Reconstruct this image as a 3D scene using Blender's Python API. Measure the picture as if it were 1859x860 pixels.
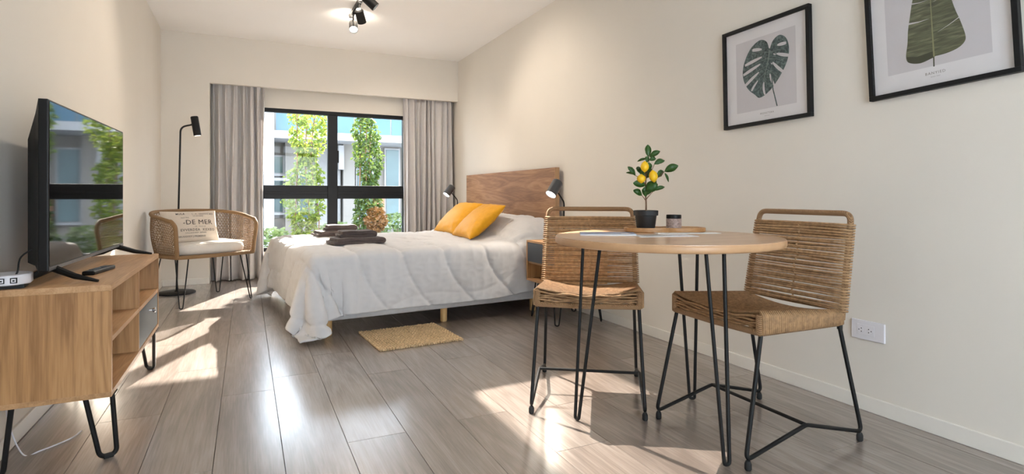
import bpy, bmesh, math, random
import numpy as np
from mathutils import Vector, Matrix
random.seed(7); rng = np.random.default_rng(7)
for o in list(bpy.data.objects): bpy.data.objects.remove(o)
SC = bpy.context.scene
COL = SC.collection
PI = math.pi
R = math.radians

# ------------------------------------------------------------------ camera
FPX, VPX, HY, CAMZ = 1011.3, 447.6, 355.0, 0.95
YAW = math.atan((929.5 - VPX) / FPX)
cam = bpy.data.objects.new('camera', bpy.data.cameras.new('camera'))
COL.objects.link(cam); SC.camera = cam
cam.location = (0, 0, CAMZ); cam.rotation_euler = (PI / 2, 0, -YAW)
cam.data.sensor_width = 36; cam.data.lens = 36 * FPX / 1859
cam.data.shift_y = -(430 - HY) / 1859
cam.data.clip_start = .02
# ------------------------------------------------------------------ world, sun, exposure
W = bpy.data.worlds.new('world'); SC.world = W; W.use_nodes = True
bg = W.node_tree.nodes['Background']
bg.inputs[0].default_value = (.76, .875, 1.0, 1); bg.inputs[1].default_value = 6.5
SUN_AZ, SUN_EL = R(22.5), R(24.6)
sun = bpy.data.objects.new('sun', bpy.data.lights.new('sun', 'SUN')); COL.objects.link(sun)
sd = Vector((-math.sin(SUN_AZ) * math.cos(SUN_EL), -math.cos(SUN_AZ) * math.cos(SUN_EL), -math.sin(SUN_EL)))
sun.rotation_euler = sd.to_track_quat('-Z', 'Y').to_euler(); sun.location = (4, 12, 8)
sun.data.energy = 24; sun.data.angle = R(.6); sun.data.color = (1, .93, .82)
vs = SC.view_settings
vs.view_transform = 'Standard'; vs.look = 'None'; vs.gamma = 1; vs.use_curve_mapping = False
vs.exposure = 0.78
WARM = (1, .88, .74)

# ------------------------------------------------------------------ helpers
class MB:
    def __init__(s): s.v = []; s.f = []
    def add(s, vs_, fs):
        n = len(s.v); s.v += [tuple(p) for p in vs_]; s.f += [tuple(i + n for i in f) for f in fs]; return s
    def box(s, x0, x1, y0, y1, z0, z1):
        return s.add([(x0,y0,z0),(x1,y0,z0),(x1,y1,z0),(x0,y1,z0),(x0,y0,z1),(x1,y0,z1),(x1,y1,z1),(x0,y1,z1)],
                     [(0,3,2,1),(4,5,6,7),(0,1,5,4),(1,2,6,5),(2,3,7,6),(3,0,4,7)])
    def tube(s, pts, r, n=8, closed=False, caps=True):
        P = [Vector(p) for p in pts]; m = len(P); rs = r if isinstance(r, (list, tuple)) else [r] * m
        T = []
        for i in range(m):
            a = P[i-1] if (i or closed) else P[0]; b = P[(i+1) % m] if (i < m-1 or closed) else P[-1]
            T.append((b - a).normalized())
        u = T[0].orthogonal().normalized(); V = []
        for i in range(m):
            u = (u - T[i] * u.dot(T[i]))
            u = u.normalized() if u.length > 1e-6 else T[i].orthogonal().normalized()
            w = T[i].cross(u)
            for k in range(n):
                a = 2 * PI * k / n; V.append(P[i] + (u * math.cos(a) + w * math.sin(a)) * rs[i])
        F = []
        for i in range(m if closed else m - 1):
            j = (i + 1) % m
            for k in range(n): F.append((i*n+k, i*n+(k+1) % n, j*n+(k+1) % n, j*n+k))
        if caps and not closed: F += [tuple(range(n))[::-1], tuple((m-1)*n+k for k in range(n))]
        return s.add(V, F)
    def lathe(s, prof, n=24, c=(0,0,0), axis=None):
        V = []; F = []; m = len(prof)
        M = Vector(axis).to_track_quat('Z', 'Y').to_matrix() if axis else Matrix.Identity(3)
        for r, z in prof:
            for k in range(n):
                a = 2 * PI * k / n; V.append(M @ Vector((r*math.cos(a), r*math.sin(a), z)) + Vector(c))
        for i in range(m-1):
            for k in range(n): F.append((i*n+k, i*n+(k+1) % n, (i+1)*n+(k+1) % n, (i+1)*n+k))
        F += [tuple(range(n))[::-1], tuple((m-1)*n+k for k in range(n))]
        return s.add(V, F)
    def prism(s, poly, z0, z1):
        n = len(poly); V = [(x, y, z0) for x, y in poly] + [(x, y, z1) for x, y in poly]
        F = [tuple(range(n))[::-1], tuple(range(n, 2*n))] + [(i, (i+1) % n, n+(i+1) % n, n+i) for i in range(n)]
        return s.add(V, F)
    def grid(s, G, wrap=False):
        ny, nx = len(G), len(G[0]); V = [p for row in G for p in row]; F = []
        for j in range(ny-1):
            for i in range(nx - (0 if wrap else 1)):
                k = (i+1) % nx; F.append((j*nx+i, j*nx+k, (j+1)*nx+k, (j+1)*nx+i))
        return s.add(V, F)
    def build(s, name, mat=None, parent=None, smooth=None, bevel=0, seg=2, loc=None):
        me = bpy.data.meshes.new(name); me.from_pydata(s.v, [], s.f); me.update()
        return mk(name, me, mat, parent, smooth, bevel, seg, loc)
def mk(name, me, mat=None, parent=None, smooth=None, bevel=0, seg=2, loc=None):
    if smooth is not None:
        me.polygons.foreach_set('use_smooth', [True] * len(me.polygons)); me.set_sharp_from_angle(angle=R(smooth))
    o = bpy.data.objects.new(name, me); COL.objects.link(o)
    if mat: me.materials.append(mat)
    if parent: o.parent = parent
    if loc: o.location = loc
    if bevel:
        b = o.modifiers.new('bevel', 'BEVEL'); b.width = bevel; b.segments = seg; b.limit_method = 'ANGLE'; b.angle_limit = R(40)
    return o
def tag(o, label=None, cat=None, group=None, kind=None):
    if label: o['label'] = label
    if cat: o['category'] = cat
    if group: o['group'] = group
    if kind: o['kind'] = kind
    return o
def thing(name, label, cat, loc=(0,0,0), rz=0, group=None):
    o = bpy.data.objects.new(name, None); COL.objects.link(o); o.empty_display_size = .05
    o.location = loc; o.rotation_euler = (0, 0, rz); return tag(o, label, cat, group)
def copy_tree(o, parent=None):
    c = o.copy(); COL.objects.link(c); c.parent = parent
    for ch in list(o.children): copy_tree(ch, c)
    return c
def struct(o): o['kind'] = 'structure'; return o
def light(name, kind, energy, loc, parent=None, color=WARM, aim=None, **kw):
    l = bpy.data.objects.new(name, bpy.data.lights.new(name, kind)); COL.objects.link(l)
    l.data.energy = energy; l.data.color = color; l.location = loc
    for k, v in kw.items(): setattr(l.data, k, v)
    if aim: l.rotation_euler = Vector(aim).to_track_quat('-Z', 'Y').to_euler()
    if parent: l.parent = parent
    return l
def axes(o, x, y, z, loc):
    M = Matrix((x, y, z)).transposed().to_4x4(); M.translation = loc; o.matrix_world = M
def bez(P, n=8):
    """Catmull-Rom through points"""
    P = [Vector(p) for p in P]; Q = [P[0]*2-P[1]] + P + [P[-1]*2-P[-2]]; out = []
    for i in range(1, len(Q)-2):
        a, b, c, d = Q[i-1:i+3]
        for k in range(n):
            t = k / n
            out.append(.5*((2*b)+(c-a)*t+(2*a-5*b+4*c-d)*t*t+(3*b-a-3*c+d)*t**3))
    return out + [P[-1]]
def round_path(P, r=.02, n=5):
    """polyline with rounded corners"""
    P = [Vector(p) for p in P]; out = [P[0]]
    for i in range(1, len(P)-1):
        a, b, c = P[i-1:i+2]; d1 = (a-b); d2 = (c-b); rr = min(r, d1.length*.48, d2.length*.48)
        p = b + d1.normalized()*rr; q = b + d2.normalized()*rr
        for k in range(n+1):
            t = k/n; out.append((p*(1-t)+b*t)*(1-t)+(b*(1-t)+q*t)*t)
    return out + [P[-1]]

# ------------------------------------------------------------------ materials
def nodes(name):
    m = bpy.data.materials.new(name); m.use_nodes = True; nt = m.node_tree
    return m, nt, nt.nodes['Principled BSDF'], nt.nodes['Material Output']
def N(nt, t, **kw):
    n = nt.nodes.new(t)
    for k, v in kw.items():
        if k in n.inputs.keys(): n.inputs[k].default_value = v
        else: setattr(n, k, v)
    return n
def ramp(nt, stops):
    r = nt.nodes.new('ShaderNodeValToRGB'); e = r.color_ramp.elements
    while len(e) < len(stops): e.new(.5)
    for el, (p, c) in zip(e, stops): el.position = p; el.color = (*c, 1)
    return r
def plain(name, col, rough=.5, metal=0, var=.06, scale=18, bump=0, bscale=200, spec=.5, emit=0, coat=0):
    m, nt, b, out = nodes(name); L = nt.links
    tc = N(nt, 'ShaderNodeTexCoord'); nz = N(nt, 'ShaderNodeTexNoise', Scale=scale, Detail=3.0)
    L.new(tc.outputs['Object'], nz.inputs['Vector'])
    r = ramp(nt, [(.3, tuple(c*(1-var) for c in col)), (.7, tuple(min(1, c*(1+var)) for c in col))])
    L.new(nz.outputs['Fac'], r.inputs['Fac']); L.new(r.outputs['Color'], b.inputs['Base Color'])
    b.inputs['Roughness'].default_value = rough; b.inputs['Metallic'].default_value = metal
    b.inputs['Specular IOR Level'].default_value = spec; b.inputs['Coat Weight'].default_value = coat
    if emit:
        b.inputs['Emission Color'].default_value = (1, .95, .85, 1); b.inputs['Emission Strength'].default_value = emit
    if bump:
        n2 = N(nt, 'ShaderNodeTexNoise', Scale=bscale, Detail=2.0); L.new(tc.outputs['Object'], n2.inputs['Vector'])
        bp = N(nt, 'ShaderNodeBump', Strength=bump, Distance=.004); L.new(n2.outputs['Fac'], bp.inputs['Height'])
        L.new(bp.outputs['Normal'], b.inputs['Normal'])
    return m
def wood(name, dark, mid, lite, axis=1, rough=.45, scale=1.0, spread=(.28, .5, .72), coat=0, coat_r=.2, objrand=True, rvar=0, contrast=.5):
    m, nt, b, out = nodes(name); L = nt.links
    tc = N(nt, 'ShaderNodeTexCoord'); oi = N(nt, 'ShaderNodeObjectInfo')
    off = N(nt, 'ShaderNodeVectorMath', operation='MULTIPLY_ADD')
    L.new(oi.outputs['Random'], off.inputs[0]); off.inputs[1].default_value = (7.3, 9.1, 5.7) if objrand else (0,0,0)
    L.new(tc.outputs['Object'], off.inputs[2])
    def mapped(sa, sc):
        v = [sc*scale]*3; v[axis] = sa*scale
        mp = N(nt, 'ShaderNodeMapping'); mp.inputs['Scale'].default_value = v
        L.new(off.outputs[0], mp.inputs['Vector']); return mp
    a = mapped(.5, 5.0); n1 = N(nt, 'ShaderNodeTexNoise', Scale=1.0, Detail=4.0, Distortion=1.6); L.new(a.outputs[0], n1.inputs['Vector'])
    mul = N(nt, 'ShaderNodeMath', operation='MULTIPLY'); mul.inputs[1].default_value = 9.0; L.new(n1.outputs['Fac'], mul.inputs[0])
    fr = N(nt, 'ShaderNodeMath', operation='PINGPONG'); fr.inputs[1].default_value = 1.0; L.new(mul.outputs[0], fr.inputs[0])
    a2 = mapped(5, 130); n2 = N(nt, 'ShaderNodeTexNoise', Scale=1.0, Detail=3.0); L.new(a2.outputs[0], n2.inputs['Vector'])
    a3 = mapped(.8, 2.2); n3 = N(nt, 'ShaderNodeTexNoise', Scale=1.0, Detail=2.0); L.new(a3.outputs[0], n3.inputs['Vector'])
    m1 = N(nt, 'ShaderNodeMix', data_type='FLOAT'); m1.inputs[0].default_value = 1-contrast*.6
    L.new(fr.outputs[0], m1.inputs[2]); L.new(n2.outputs['Fac'], m1.inputs[3])
    m2 = N(nt, 'ShaderNodeMix', data_type='FLOAT'); m2.inputs[0].default_value = .45
    L.new(m1.outputs[0], m2.inputs[2]); L.new(n3.outputs['Fac'], m2.inputs[3])
    r = ramp(nt, list(zip(spread, (dark, mid, lite)))); L.new(m2.outputs[0], r.inputs['Fac'])
    col = r.outputs['Color']
    if rvar:
        hv = N(nt, 'ShaderNodeHueSaturation'); mr = N(nt, 'ShaderNodeMapRange')
        mr.inputs['To Min'].default_value = 1-rvar; mr.inputs['To Max'].default_value = 1+rvar
        L.new(oi.outputs['Random'], mr.inputs['Value']); L.new(mr.outputs[0], hv.inputs['Value']); L.new(col, hv.inputs['Color']); col = hv.outputs['Color']
    L.new(col, b.inputs['Base Color']); b.inputs['Roughness'].default_value = rough
    b.inputs['Coat Weight'].default_value = coat; b.inputs['Coat Roughness'].default_value = coat_r
    bp = N(nt, 'ShaderNodeBump', Strength=.12, Distance=.002); L.new(n2.outputs['Fac'], bp.inputs['Height']); L.new(bp.outputs['Normal'], b.inputs['Normal'])
    return m
def fabric(name, col, trans=0, tcol=None, rough=.9, bump=.25, bscale=600, var=.04, sheen=.2):
    m, nt, b, out = nodes(name); L = nt.links
    tc = N(nt, 'ShaderNodeTexCoord'); nz = N(nt, 'ShaderNodeTexNoise', Scale=30.0, Detail=3.0); L.new(tc.outputs['Object'], nz.inputs['Vector'])
    r = ramp(nt, [(.3, tuple(c*(1-var) for c in col)), (.7, tuple(min(1, c*(1+var)) for c in col))])
    L.new(nz.outputs['Fac'], r.inputs['Fac']); L.new(r.outputs['Color'], b.inputs['Base Color'])
    b.inputs['Roughness'].default_value = rough; b.inputs['Sheen Weight'].default_value = sheen; b.inputs['Specular IOR Level'].default_value = .2
    n2 = N(nt, 'ShaderNodeTexNoise', Scale=bscale, Detail=1.0); L.new(tc.outputs['Object'], n2.inputs['Vector'])
    bp = N(nt, 'ShaderNodeBump', Strength=bump, Distance=.002); L.new(n2.outputs['Fac'], bp.inputs['Height']); L.new(bp.outputs['Normal'], b.inputs['Normal'])
    if trans:
        t = N(nt, 'ShaderNodeBsdfTranslucent'); t.inputs['Color'].default_value = (*(tcol or col), 1)
        mx = N(nt, 'ShaderNodeMixShader'); mx.inputs[0].default_value = trans
        L.new(b.outputs[0], mx.inputs[1]); L.new(t.outputs[0], mx.inputs[2]); L.new(mx.outputs[0], out.inputs['Surface'])
    return m
def leafmat(name, stops, trans, tcol, rough=.45, gscale=14):
    m, nt, b, out = nodes(name); L = nt.links
    ge = N(nt, 'ShaderNodeNewGeometry'); r = ramp(nt, stops)
    L.new(ge.outputs['Random Per Island'], r.inputs['Fac']); L.new(r.outputs['Color'], b.inputs['Base Color']); b.inputs['Roughness'].default_value = rough
    if trans:
        t = N(nt, 'ShaderNodeBsdfTranslucent'); hv = N(nt, 'ShaderNodeMix', data_type='RGBA', blend_type='MULTIPLY'); hv.inputs[0].default_value = .0
        mixc = N(nt, 'ShaderNodeMix', data_type='RGBA'); mixc.inputs[0].default_value = .7
        L.new(r.outputs['Color'], mixc.inputs[6]); mixc.inputs[7].default_value = (*tcol, 1); L.new(mixc.outputs[2], t.inputs['Color'])
        mx = N(nt, 'ShaderNodeMixShader'); mx.inputs[0].default_value = trans
        L.new(b.outputs[0], mx.inputs[1]); L.new(t.outputs[0], mx.inputs[2]); L.new(mx.outputs[0], out.inputs['Surface'])
    return m
def glassmat(name, tint=(1,1,1), refl=.06):
    m, nt, b, out = nodes(name); L = nt.links; nt.nodes.remove(b)
    t = N(nt, 'ShaderNodeBsdfTransparent'); t.inputs[0].default_value = (*tint, 1)
    g = N(nt, 'ShaderNodeBsdfGlossy'); g.inputs['Roughness'].default_value = .02
    f = N(nt, 'ShaderNodeFresnel', IOR=1.35); mx = N(nt, 'ShaderNodeMixShader')
    ge = N(nt, 'ShaderNodeNewGeometry'); sb = N(nt, 'ShaderNodeMath', operation='SUBTRACT'); sb.inputs[0].default_value = 1.0; L.new(ge.outputs['Backfacing'], sb.inputs[1])
    ml = N(nt, 'ShaderNodeMath', operation='MULTIPLY'); L.new(f.outputs[0], ml.inputs[0]); L.new(sb.outputs[0], ml.inputs[1])
    L.new(ml.outputs[0], mx.inputs[0]); L.new(t.outputs[0], mx.inputs[1]); L.new(g.outputs[0], mx.inputs[2]); L.new(mx.outputs[0], out.inputs['Surface'])
    return m
def wrapmat(name, c1, c2, freq, rough=.7):
    """rope wrap: fine ridges along the object Z / along length via wave of distance"""
    m, nt, b, out = nodes(name); L = nt.links
    tc = N(nt, 'ShaderNodeTexCoord'); wv = N(nt, 'ShaderNodeTexWave', Scale=freq, Distortion=1.5); wv.bands_direction = 'DIAGONAL'
    L.new(tc.outputs['Object'], wv.inputs['Vector']); r = ramp(nt, [(.1, c1), (.6, c2)]); L.new(wv.outputs['Fac'], r.inputs['Fac'])
    L.new(r.outputs['Color'], b.inputs['Base Color']); b.inputs['Roughness'].default_value = rough
    bp = N(nt, 'ShaderNodeBump', Strength=.6, Distance=.003); L.new(wv.outputs['Fac'], bp.inputs['Height']); L.new(bp.outputs['Normal'], b.inputs['Normal'])
    return m

M_WALL = plain('wall_paint', (.74, .69, .615), .85, var=.012, scale=2.5, bump=.05, bscale=350, spec=.2)
M_CEIL = plain('ceiling_paint', (.90, .87, .835), .9, var=.01, scale=2, spec=.2)
M_BASE = plain('baseboard_paint', (.78, .74, .67), .45, var=.01)
M_PLANK = wood('floor_plank', (.165, .128, .106), (.235, .190, .162), (.32, .27, .235), axis=1, rough=.36, scale=1.3, spread=(.36, .5, .66), coat=1.0, coat_r=.21, rvar=.05, contrast=.45)
M_PLANK.node_tree.nodes['Principled BSDF'].inputs['Coat IOR'].default_value = 1.85
M_SUB = plain('floor_screed', (.06, .05, .045), .9)
M_BLACK = plain('black_powder_coat', (.008, .008, .008), .5, var=.1, spec=.28)
M_FRAME = plain('black_aluminium', (.007, .008, .009), .45, var=.05, spec=.25)
M_PLASTB = plain('black_plastic', (.006, .006, .006), .42, spec=.25)
M_RUBBER = plain('black_rubber', (.012, .012, .012), .8)
M_SCREEN = plain('screen_glass', (.003, .003, .004), .035, var=0, spec=.22)
M_OAKX = wood('oak_grain_x', (.30, .155, .062), (.46, .255, .115), (.58, .35, .18), axis=0, scale=1.5)
M_OAKY = wood('oak_grain_y', (.30, .155, .062), (.46, .255, .115), (.58, .35, .18), axis=1, scale=1.5)
M_OAKZ = wood('oak_grain_z', (.27, .128, .044), (.44, .228, .088), (.56, .32, .145), axis=2, scale=1.6, contrast=.62)
M_HEAD = wood('headboard_walnut', (.175, .076, .030), (.32, .158, .068), (.44, .245, .12), axis=1, scale=1.5, contrast=.7, rough=.5)
M_HEADE = wood('headboard_edge', (.30, .16, .075), (.42, .24, .115), (.5, .3, .16), axis=2, scale=1.5)
M_TABLE = wood('table_beech', (.46, .26, .135), (.58, .36, .205), (.66, .44, .27), axis=0, scale=1.2, rough=.3, coat=.3)
M_TABLEE = plain('table_edge_band', (.50, .29, .145), .4)
M_TRAY = wood('tray_acacia', (.32, .15, .05), (.46, .24, .095), (.56, .33, .15), axis=0, scale=3)
M_PINE = wood('bed_leg_pine', (.55, .32, .12), (.66, .42, .18), (.72, .5, .25), axis=2, scale=3)
M_DRAWER = plain('charcoal_laminate', (.042, .050, .062), .45, var=.05)
M_CHROME = plain('steel', (.6, .6, .6), .25, metal=1)
M_CURT = fabric('curtain_grey', (.74, .70, .675), trans=.22, tcol=(.72, .68, .66), var=.03)
M_DUVET = fabric('duvet_white', (.67, .655, .648), var=.015, bump=.15, bscale=900)
M_MATT = fabric('bed_base_fabric', (.55, .54, .53), bump=.3)
M_YELL = fabric('mustard_satin', (.74, .345, .010), rough=.55, var=.05, bump=.12, sheen=.08)
M_TOWEL = fabric('taupe_towel', (.105, .08, .073), var=.15, bump=.8, bscale=450)
M_LINEN = fabric('cream_linen', (.70, .61, .51), var=.03)
M_SEATW = fabric('white_cushion', (.80, .75, .68), var=.02)
M_INK = plain('print_ink', (.035, .03, .028), .8)
M_INKS = plain('print_ink_soft', (.20, .175, .15), .8)
M_ROPE = plain('rope_tan', (.33, .19, .088), .7, var=.28, scale=60, bump=.5, bscale=500)
M_ROPEL = plain('rope_light', (.44, .27, .135), .7, var=.25, scale=60, bump=.5, bscale=500)
M_WRAP = wrapmat('rope_wrapped_tube', (.17, .09, .038), (.36, .205, .095), 90)
M_RATTAN = wrapmat('rattan_wrapped_rim', (.20, .11, .045), (.36, .215, .10), 70)
M_WICK = plain('wicker_strand', (.26, .155, .075), .7, var=.3, scale=40)
M_JUTE = plain('jute_braid', (.62, .45, .26), .95, var=.3, scale=70, bump=.6, bscale=300)
M_JUTED = plain('jute_backing', (.30, .19, .09), .95, var=.2)
M_POT = plain('black_pot', (.016, .016, .017), .6)
M_SOIL = plain('soil', (.05, .03, .02), .95, var=.4, scale=80)
M_STEM = plain('stem_bark', (.15, .08, .04), .8, var=.2)
M_LEAF = leafmat('lemon_leaf', [(0, (.012, .05, .008)), (.5, (.025, .085, .012)), (1, (.05, .13, .02))], .2, (.10, .25, .03), rough=.4)
M_LEMON = plain('lemon_peel', (.85, .50, .01), .42, var=.04, bump=.2, bscale=120)
M_TERR = plain('speckled_glass', (.33, .235, .20), .5, var=.45, scale=130)
M_WHITEP = plain('white_plastic', (.72, .70, .72), .35, var=.01)
M_PAPERW = plain('white_paper', (.80, .80, .80), .5, var=.03, scale=12)
M_PAPERB = None
M_LAMPON = plain('lamp_diffuser_lit', (1, .95, .85), .5, emit=14)
M_PIN = plain('socket_hole', (.01, .01, .01), .9)
M_GLASS = glassmat('window_glass')
M_PICG = glassmat('picture_glass')

# ------------------------------------------------------------------ the room
XL, XR, YB, H, YF = -.807, 2.48, 6.836, 2.688, -1.6
YW = 7.06                                    # inner face of the window wall
fl = struct(MB().box(XL-.15, XR+.15, YF-.15, YW+.25, -.16, -.012).build('floor', M_SUB))
PW, X0P = .2285, .122
k0 = int(math.floor((XL - X0P) / PW))
pmesh = {}
for k in range(k0, int((XR - X0P) / PW) + 1):
    xa = X0P + k*PW; xb = xa + PW
    xa, xb = max(xa, XL), min(xb, XR)
    if xb - xa < .01: continue
    y = YF - random.random()*1.1
    while y < YW:
        ya, yb = max(y, YF), min(y + 1.29, YW); y += 1.29
        if yb - ya < .05: continue
        key = (round(xb-xa, 4), round(yb-ya, 3))
        if key not in pmesh:
            hw, hl, g, c = key[0]/2, key[1]/2, .0006, .0016
            m = MB(); V = []
            for (d, z) in ((g, -.0125), (g, -c), (g+c*.6, 0)):
                V += [(-hw+d, -hl+d, z), (hw-d, -hl+d, z), (hw-d, hl-d, z), (-hw+d, hl-d, z)]
            F = [(8, 9, 10, 11)]
            for a in (0, 4): F += [(a+i, a+(i+1) % 4, a+4+(i+1) % 4, a+4+i) for i in range(4)]
            m.add(V, F); me = bpy.data.meshes.new('plank'); me.from_pydata(m.v, [], m.f); me.update(); me.materials.append(M_PLANK); pmesh[key] = me
        o = bpy.data.objects.new('plank', pmesh[key]); COL.objects.link(o); o.parent = fl; o.location = ((xa+xb)/2, (ya+yb)/2, 0)
struct(MB().box(XL-.15, XR+.15, YF-.15, YW+.25, H, H+.15).build('ceiling', M_CEIL))
struct(MB().box(XL-.15, XL, YF-.15, YW+.25, -.012, H).build('wall_left', M_WALL))
struct(MB().box(XR, XR+.15, YF-.15, YW+.25, -.012, H).build('wall_right', M_WALL))
WX0, WX1, WZ0, WZ1 = .135, 1.86, .30, 1.972
RX = -.36
wb = MB().box(XL, RX, YB, YW+.24, -.012, H).box(RX, XR, YB, YB+.06, 2.17, H).box(RX, XR, YB+.06, YW+.24, 2.34, H)
wb.box(RX, XR, YW, YW+.24, -.012, WZ0).box(RX, XR, YW, YW+.24, WZ1, 2.34).box(RX, WX0, YW, YW+.24, WZ0, WZ1).box(WX1, XR, YW, YW+.24, WZ0, WZ1)
struct(wb.build('wall_back', M_WALL))
FX0, FX1, FZ0, FZ1 = -.1, 1.75, .10, 2.30      # unseen glazed opening behind the viewer, added to let in fill light
wf = MB().box(XL, FX0, YF-.15, YF, -.012, H).box(FX1, XR, YF-.15, YF, -.012, H).box(FX0, FX1, YF-.15, YF, -.012, FZ0).box(FX0, FX1, YF-.15, YF, FZ1, H)
struct(wf.build('wall_front', M_WALL))
struct(MB().box(XR-.012, XR, YF, YW, 0, .066).build('baseboard_right', M_BASE, bevel=.003))
struct(MB().box(XL, XL+.012, YF, YB, 0, .066).build('baseboard_left', M_BASE, bevel=.003))
struct(MB().box(XL+.012, RX, YB-.012, YB, 0, .066).build('baseboard_back', M_BASE, bevel=.003))

def window(name, x0, x1, z0, z1, yc, xm, zr0, zr1, fw=.045, d=.07):
    fr = MB().box(x0, x1, yc-d/2, yc+d/2, z0, z0+fw).box(x0, x1, yc-d/2, yc+d/2, z1-fw, z1)
    fr.box(x0, x0+fw, yc-d/2, yc+d/2, z0+fw, z1-fw).box(x1-fw, x1, yc-d/2, yc+d/2, z0+fw, z1-fw)
    w = struct(fr.build(name, M_FRAME, bevel=.003))
    MB().box(xm[0], xm[1], yc-d/2-.006, yc+d/2, z0+fw, z1-fw).build('mullion', M_FRAME, w, bevel=.003)
    for (a, b) in ((x0+fw, xm[0]), (xm[1], x1-fw)):
        MB().box(a, b, yc-d/2-.003, yc+d/2, zr0, zr1).build('transom', M_FRAME, w, bevel=.004)
        MB().box(a, b, yc-d/2-.012, yc-d/2-.003, zr0+.055, zr0+.085).build('transom_ledge', M_FRAME, w, bevel=.003)
        for (c, e) in ((z0+fw, zr0), (zr1, z1-fw)):
            MB().box(a, b, yc-.003, yc+.003, c, e).build('pane', M_GLASS, w)
    return w
w1 = window('window_1', WX0, WX1, WZ0, WZ1, YW+.045, (.89, 1.005), .912, 1.072)
MB().box(1.0, 1.02, YW-.005, YW+.01, 1.35, 1.50).build('latch', M_FRAME, w1, bevel=.003)
window('fill_window', FX0, FX1, FZ0, FZ1, YF-.075, (.80, .88), 2.0, 2.06)

# ------------------------------------------------------------------ exterior
M_FAC = plain('facade_plaster', (.19, .178, .162), .9, var=.03, scale=2)
M_FACW = plain('slab_white', (.29, .29, .295), .8, var=.03, scale=3)
M_FACD = plain('facade_dark_panel', (.20, .20, .20), .7)
M_FACB = plain('facade_brown_panel', (.30, .15, .085), .8, var=.12)
M_BGLASS = plain('balustrade_glass', (.055, .115, .165), .2, var=.1, scale=1.5, spec=.3)
M_WGLASS = plain('far_window_glass', (.06, .10, .105), .12, var=.25, scale=1.2, spec=.4)
M_CONC = plain('terrace_concrete', (.20, .195, .19), .9, var=.06, scale=3)
struct(MB().box(-8, 12, YW+.25, 13.2, -.6, -.4).build('terrace', M_CONC))
bd = thing('apartment_building', 'pale beige apartment block across the terrace with white slabs and glass balustrades', 'building', (0, 13.0, -.4))
BY = 0.0   # local: facade plane at y=0, z offset +.4
def part(name, x0, x1, y0, y1, z0, z1, mat, p=bd, bevel=0):
    return MB().box(x0, x1, y0, y1, z0+.4, z1+.4).build(name, mat, p, bevel=bevel)
part('facade_wall', -8, 12, .6, 1.2, -.4, 2.95, M_FAC)
part('floor_slab', .505, 12, -.55, .6, 2.14, 2.30, M_FACW)
part('floor_slab', -8, .275, -.78, .6, 1.96, 2.16, M_FACW)
for a in (.55, 1.35, 2.15, 2.95, 3.75, 4.55):
    part('balustrade_pane', a, a+.77, -.5, -.48, 2.30, 2.80, M_BGLASS)
part('balustrade_rail', .5, 5.4, -.53, -.46, 2.80, 2.84, M_FACW)
for a in (-2.0, -1.2):
    part('balustrade_pane', a, a+.77, -.72, -.70, 2.16, 2.66, M_BGLASS)
part('corner_pier', .28, .50, -.8, .6, -.4, 3.05, M_FACW)
part('beige_panel', .78, 1.02, .38, .6, -.4, 2.14, M_FAC)
part('beige_panel', 2.02, 2.28, .30, .6, -.4, 2.14, M_FAC)
part('dark_panel', 1.46, 1.72, .45, .6, -.4, 2.14, M_FACD)
part('dark_panel', 1.90, 1.97, .40, .6, -.4, 1.55, M_FACD)
part('brown_panel', 2.80, 3.00, .42, .6, .3, 1.06, M_FACB)
part('meter_box', 1.90, 2.02, .20, .40, 1.55, 2.10, M_FACW)
def fwin(x0, x1, z0, z1, y=.52):
    f = MB().box(x0, x1, y, .62, z0+.4, z1+.4).build('window_frame', M_FACW, bd)
    MB().box(x0+.04, x1-.04, y-.02, y, z0+.44, z1+.36).build('pane', M_WGLASS, f)
    MB().box(x0-.02, x1+.02, y-.06, y+.03, z0+.37, z0+.41).build('sill', M_FACW, f)
fwin(.52, .77, 1.42, 1.86); fwin(.52, .77, .55, 1.32); fwin(1.06, 1.42, .4, 1.5); fwin(2.34, 2.76, .4, 1.9)
fwin(3.02, 3.4, .2, 2.1); fwin(3.5, 3.9, .2, 2.1); fwin(-.6, .2, .5, 1.7)
part('canopy_bar', .5, 1.0, .2, .3, 1.28, 1.34, M_FACW)
part('pipe', .97, 1.0, .25, .28, -.4, 1.15, M_FACW)

def leafcloud(n, sample, size, seed, droop=.6):
    r = np.random.default_rng(seed); m = MB()
    for _ in range(n):
        p = Vector(sample(r)); a = r.uniform(0, 2*PI); L = size*r.uniform(.6, 1.3)
        d = Vector((math.cos(a), math.sin(a), -droop*r.uniform(.2, 1.8))).normalized()
        s_ = d.cross(Vector((r.normal(), r.normal(), r.normal()))).normalized()*L*.33; nn = d.cross(s_).normalized()*L*.12
        m.add([p, p+d*L*.45+s_+nn, p+d*L, p+d*L*.45-s_+nn, p+d*L*.45-nn*.6], [(0, 1, 4), (1, 2, 4), (2, 3, 4), (3, 0, 4)])
    return m
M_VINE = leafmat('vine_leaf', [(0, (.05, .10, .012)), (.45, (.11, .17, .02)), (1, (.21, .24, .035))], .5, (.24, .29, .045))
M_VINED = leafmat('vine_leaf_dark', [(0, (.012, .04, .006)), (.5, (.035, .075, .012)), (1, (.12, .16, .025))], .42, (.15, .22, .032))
M_SHRUB = leafmat('shrub_leaf', [(0, (.05, .09, .03)), (.5, (.10, .15, .05)), (1, (.18, .22, .09))], .4, (.2, .27, .08))
M_DRY = leafmat('dried_fern', [(0, (.10, .045, .012)), (1, (.22, .11, .035))], .3, (.26, .12, .03))
M_PLANT = plain('planter_fibre_cement', (.50, .56, .60), .8)
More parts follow.
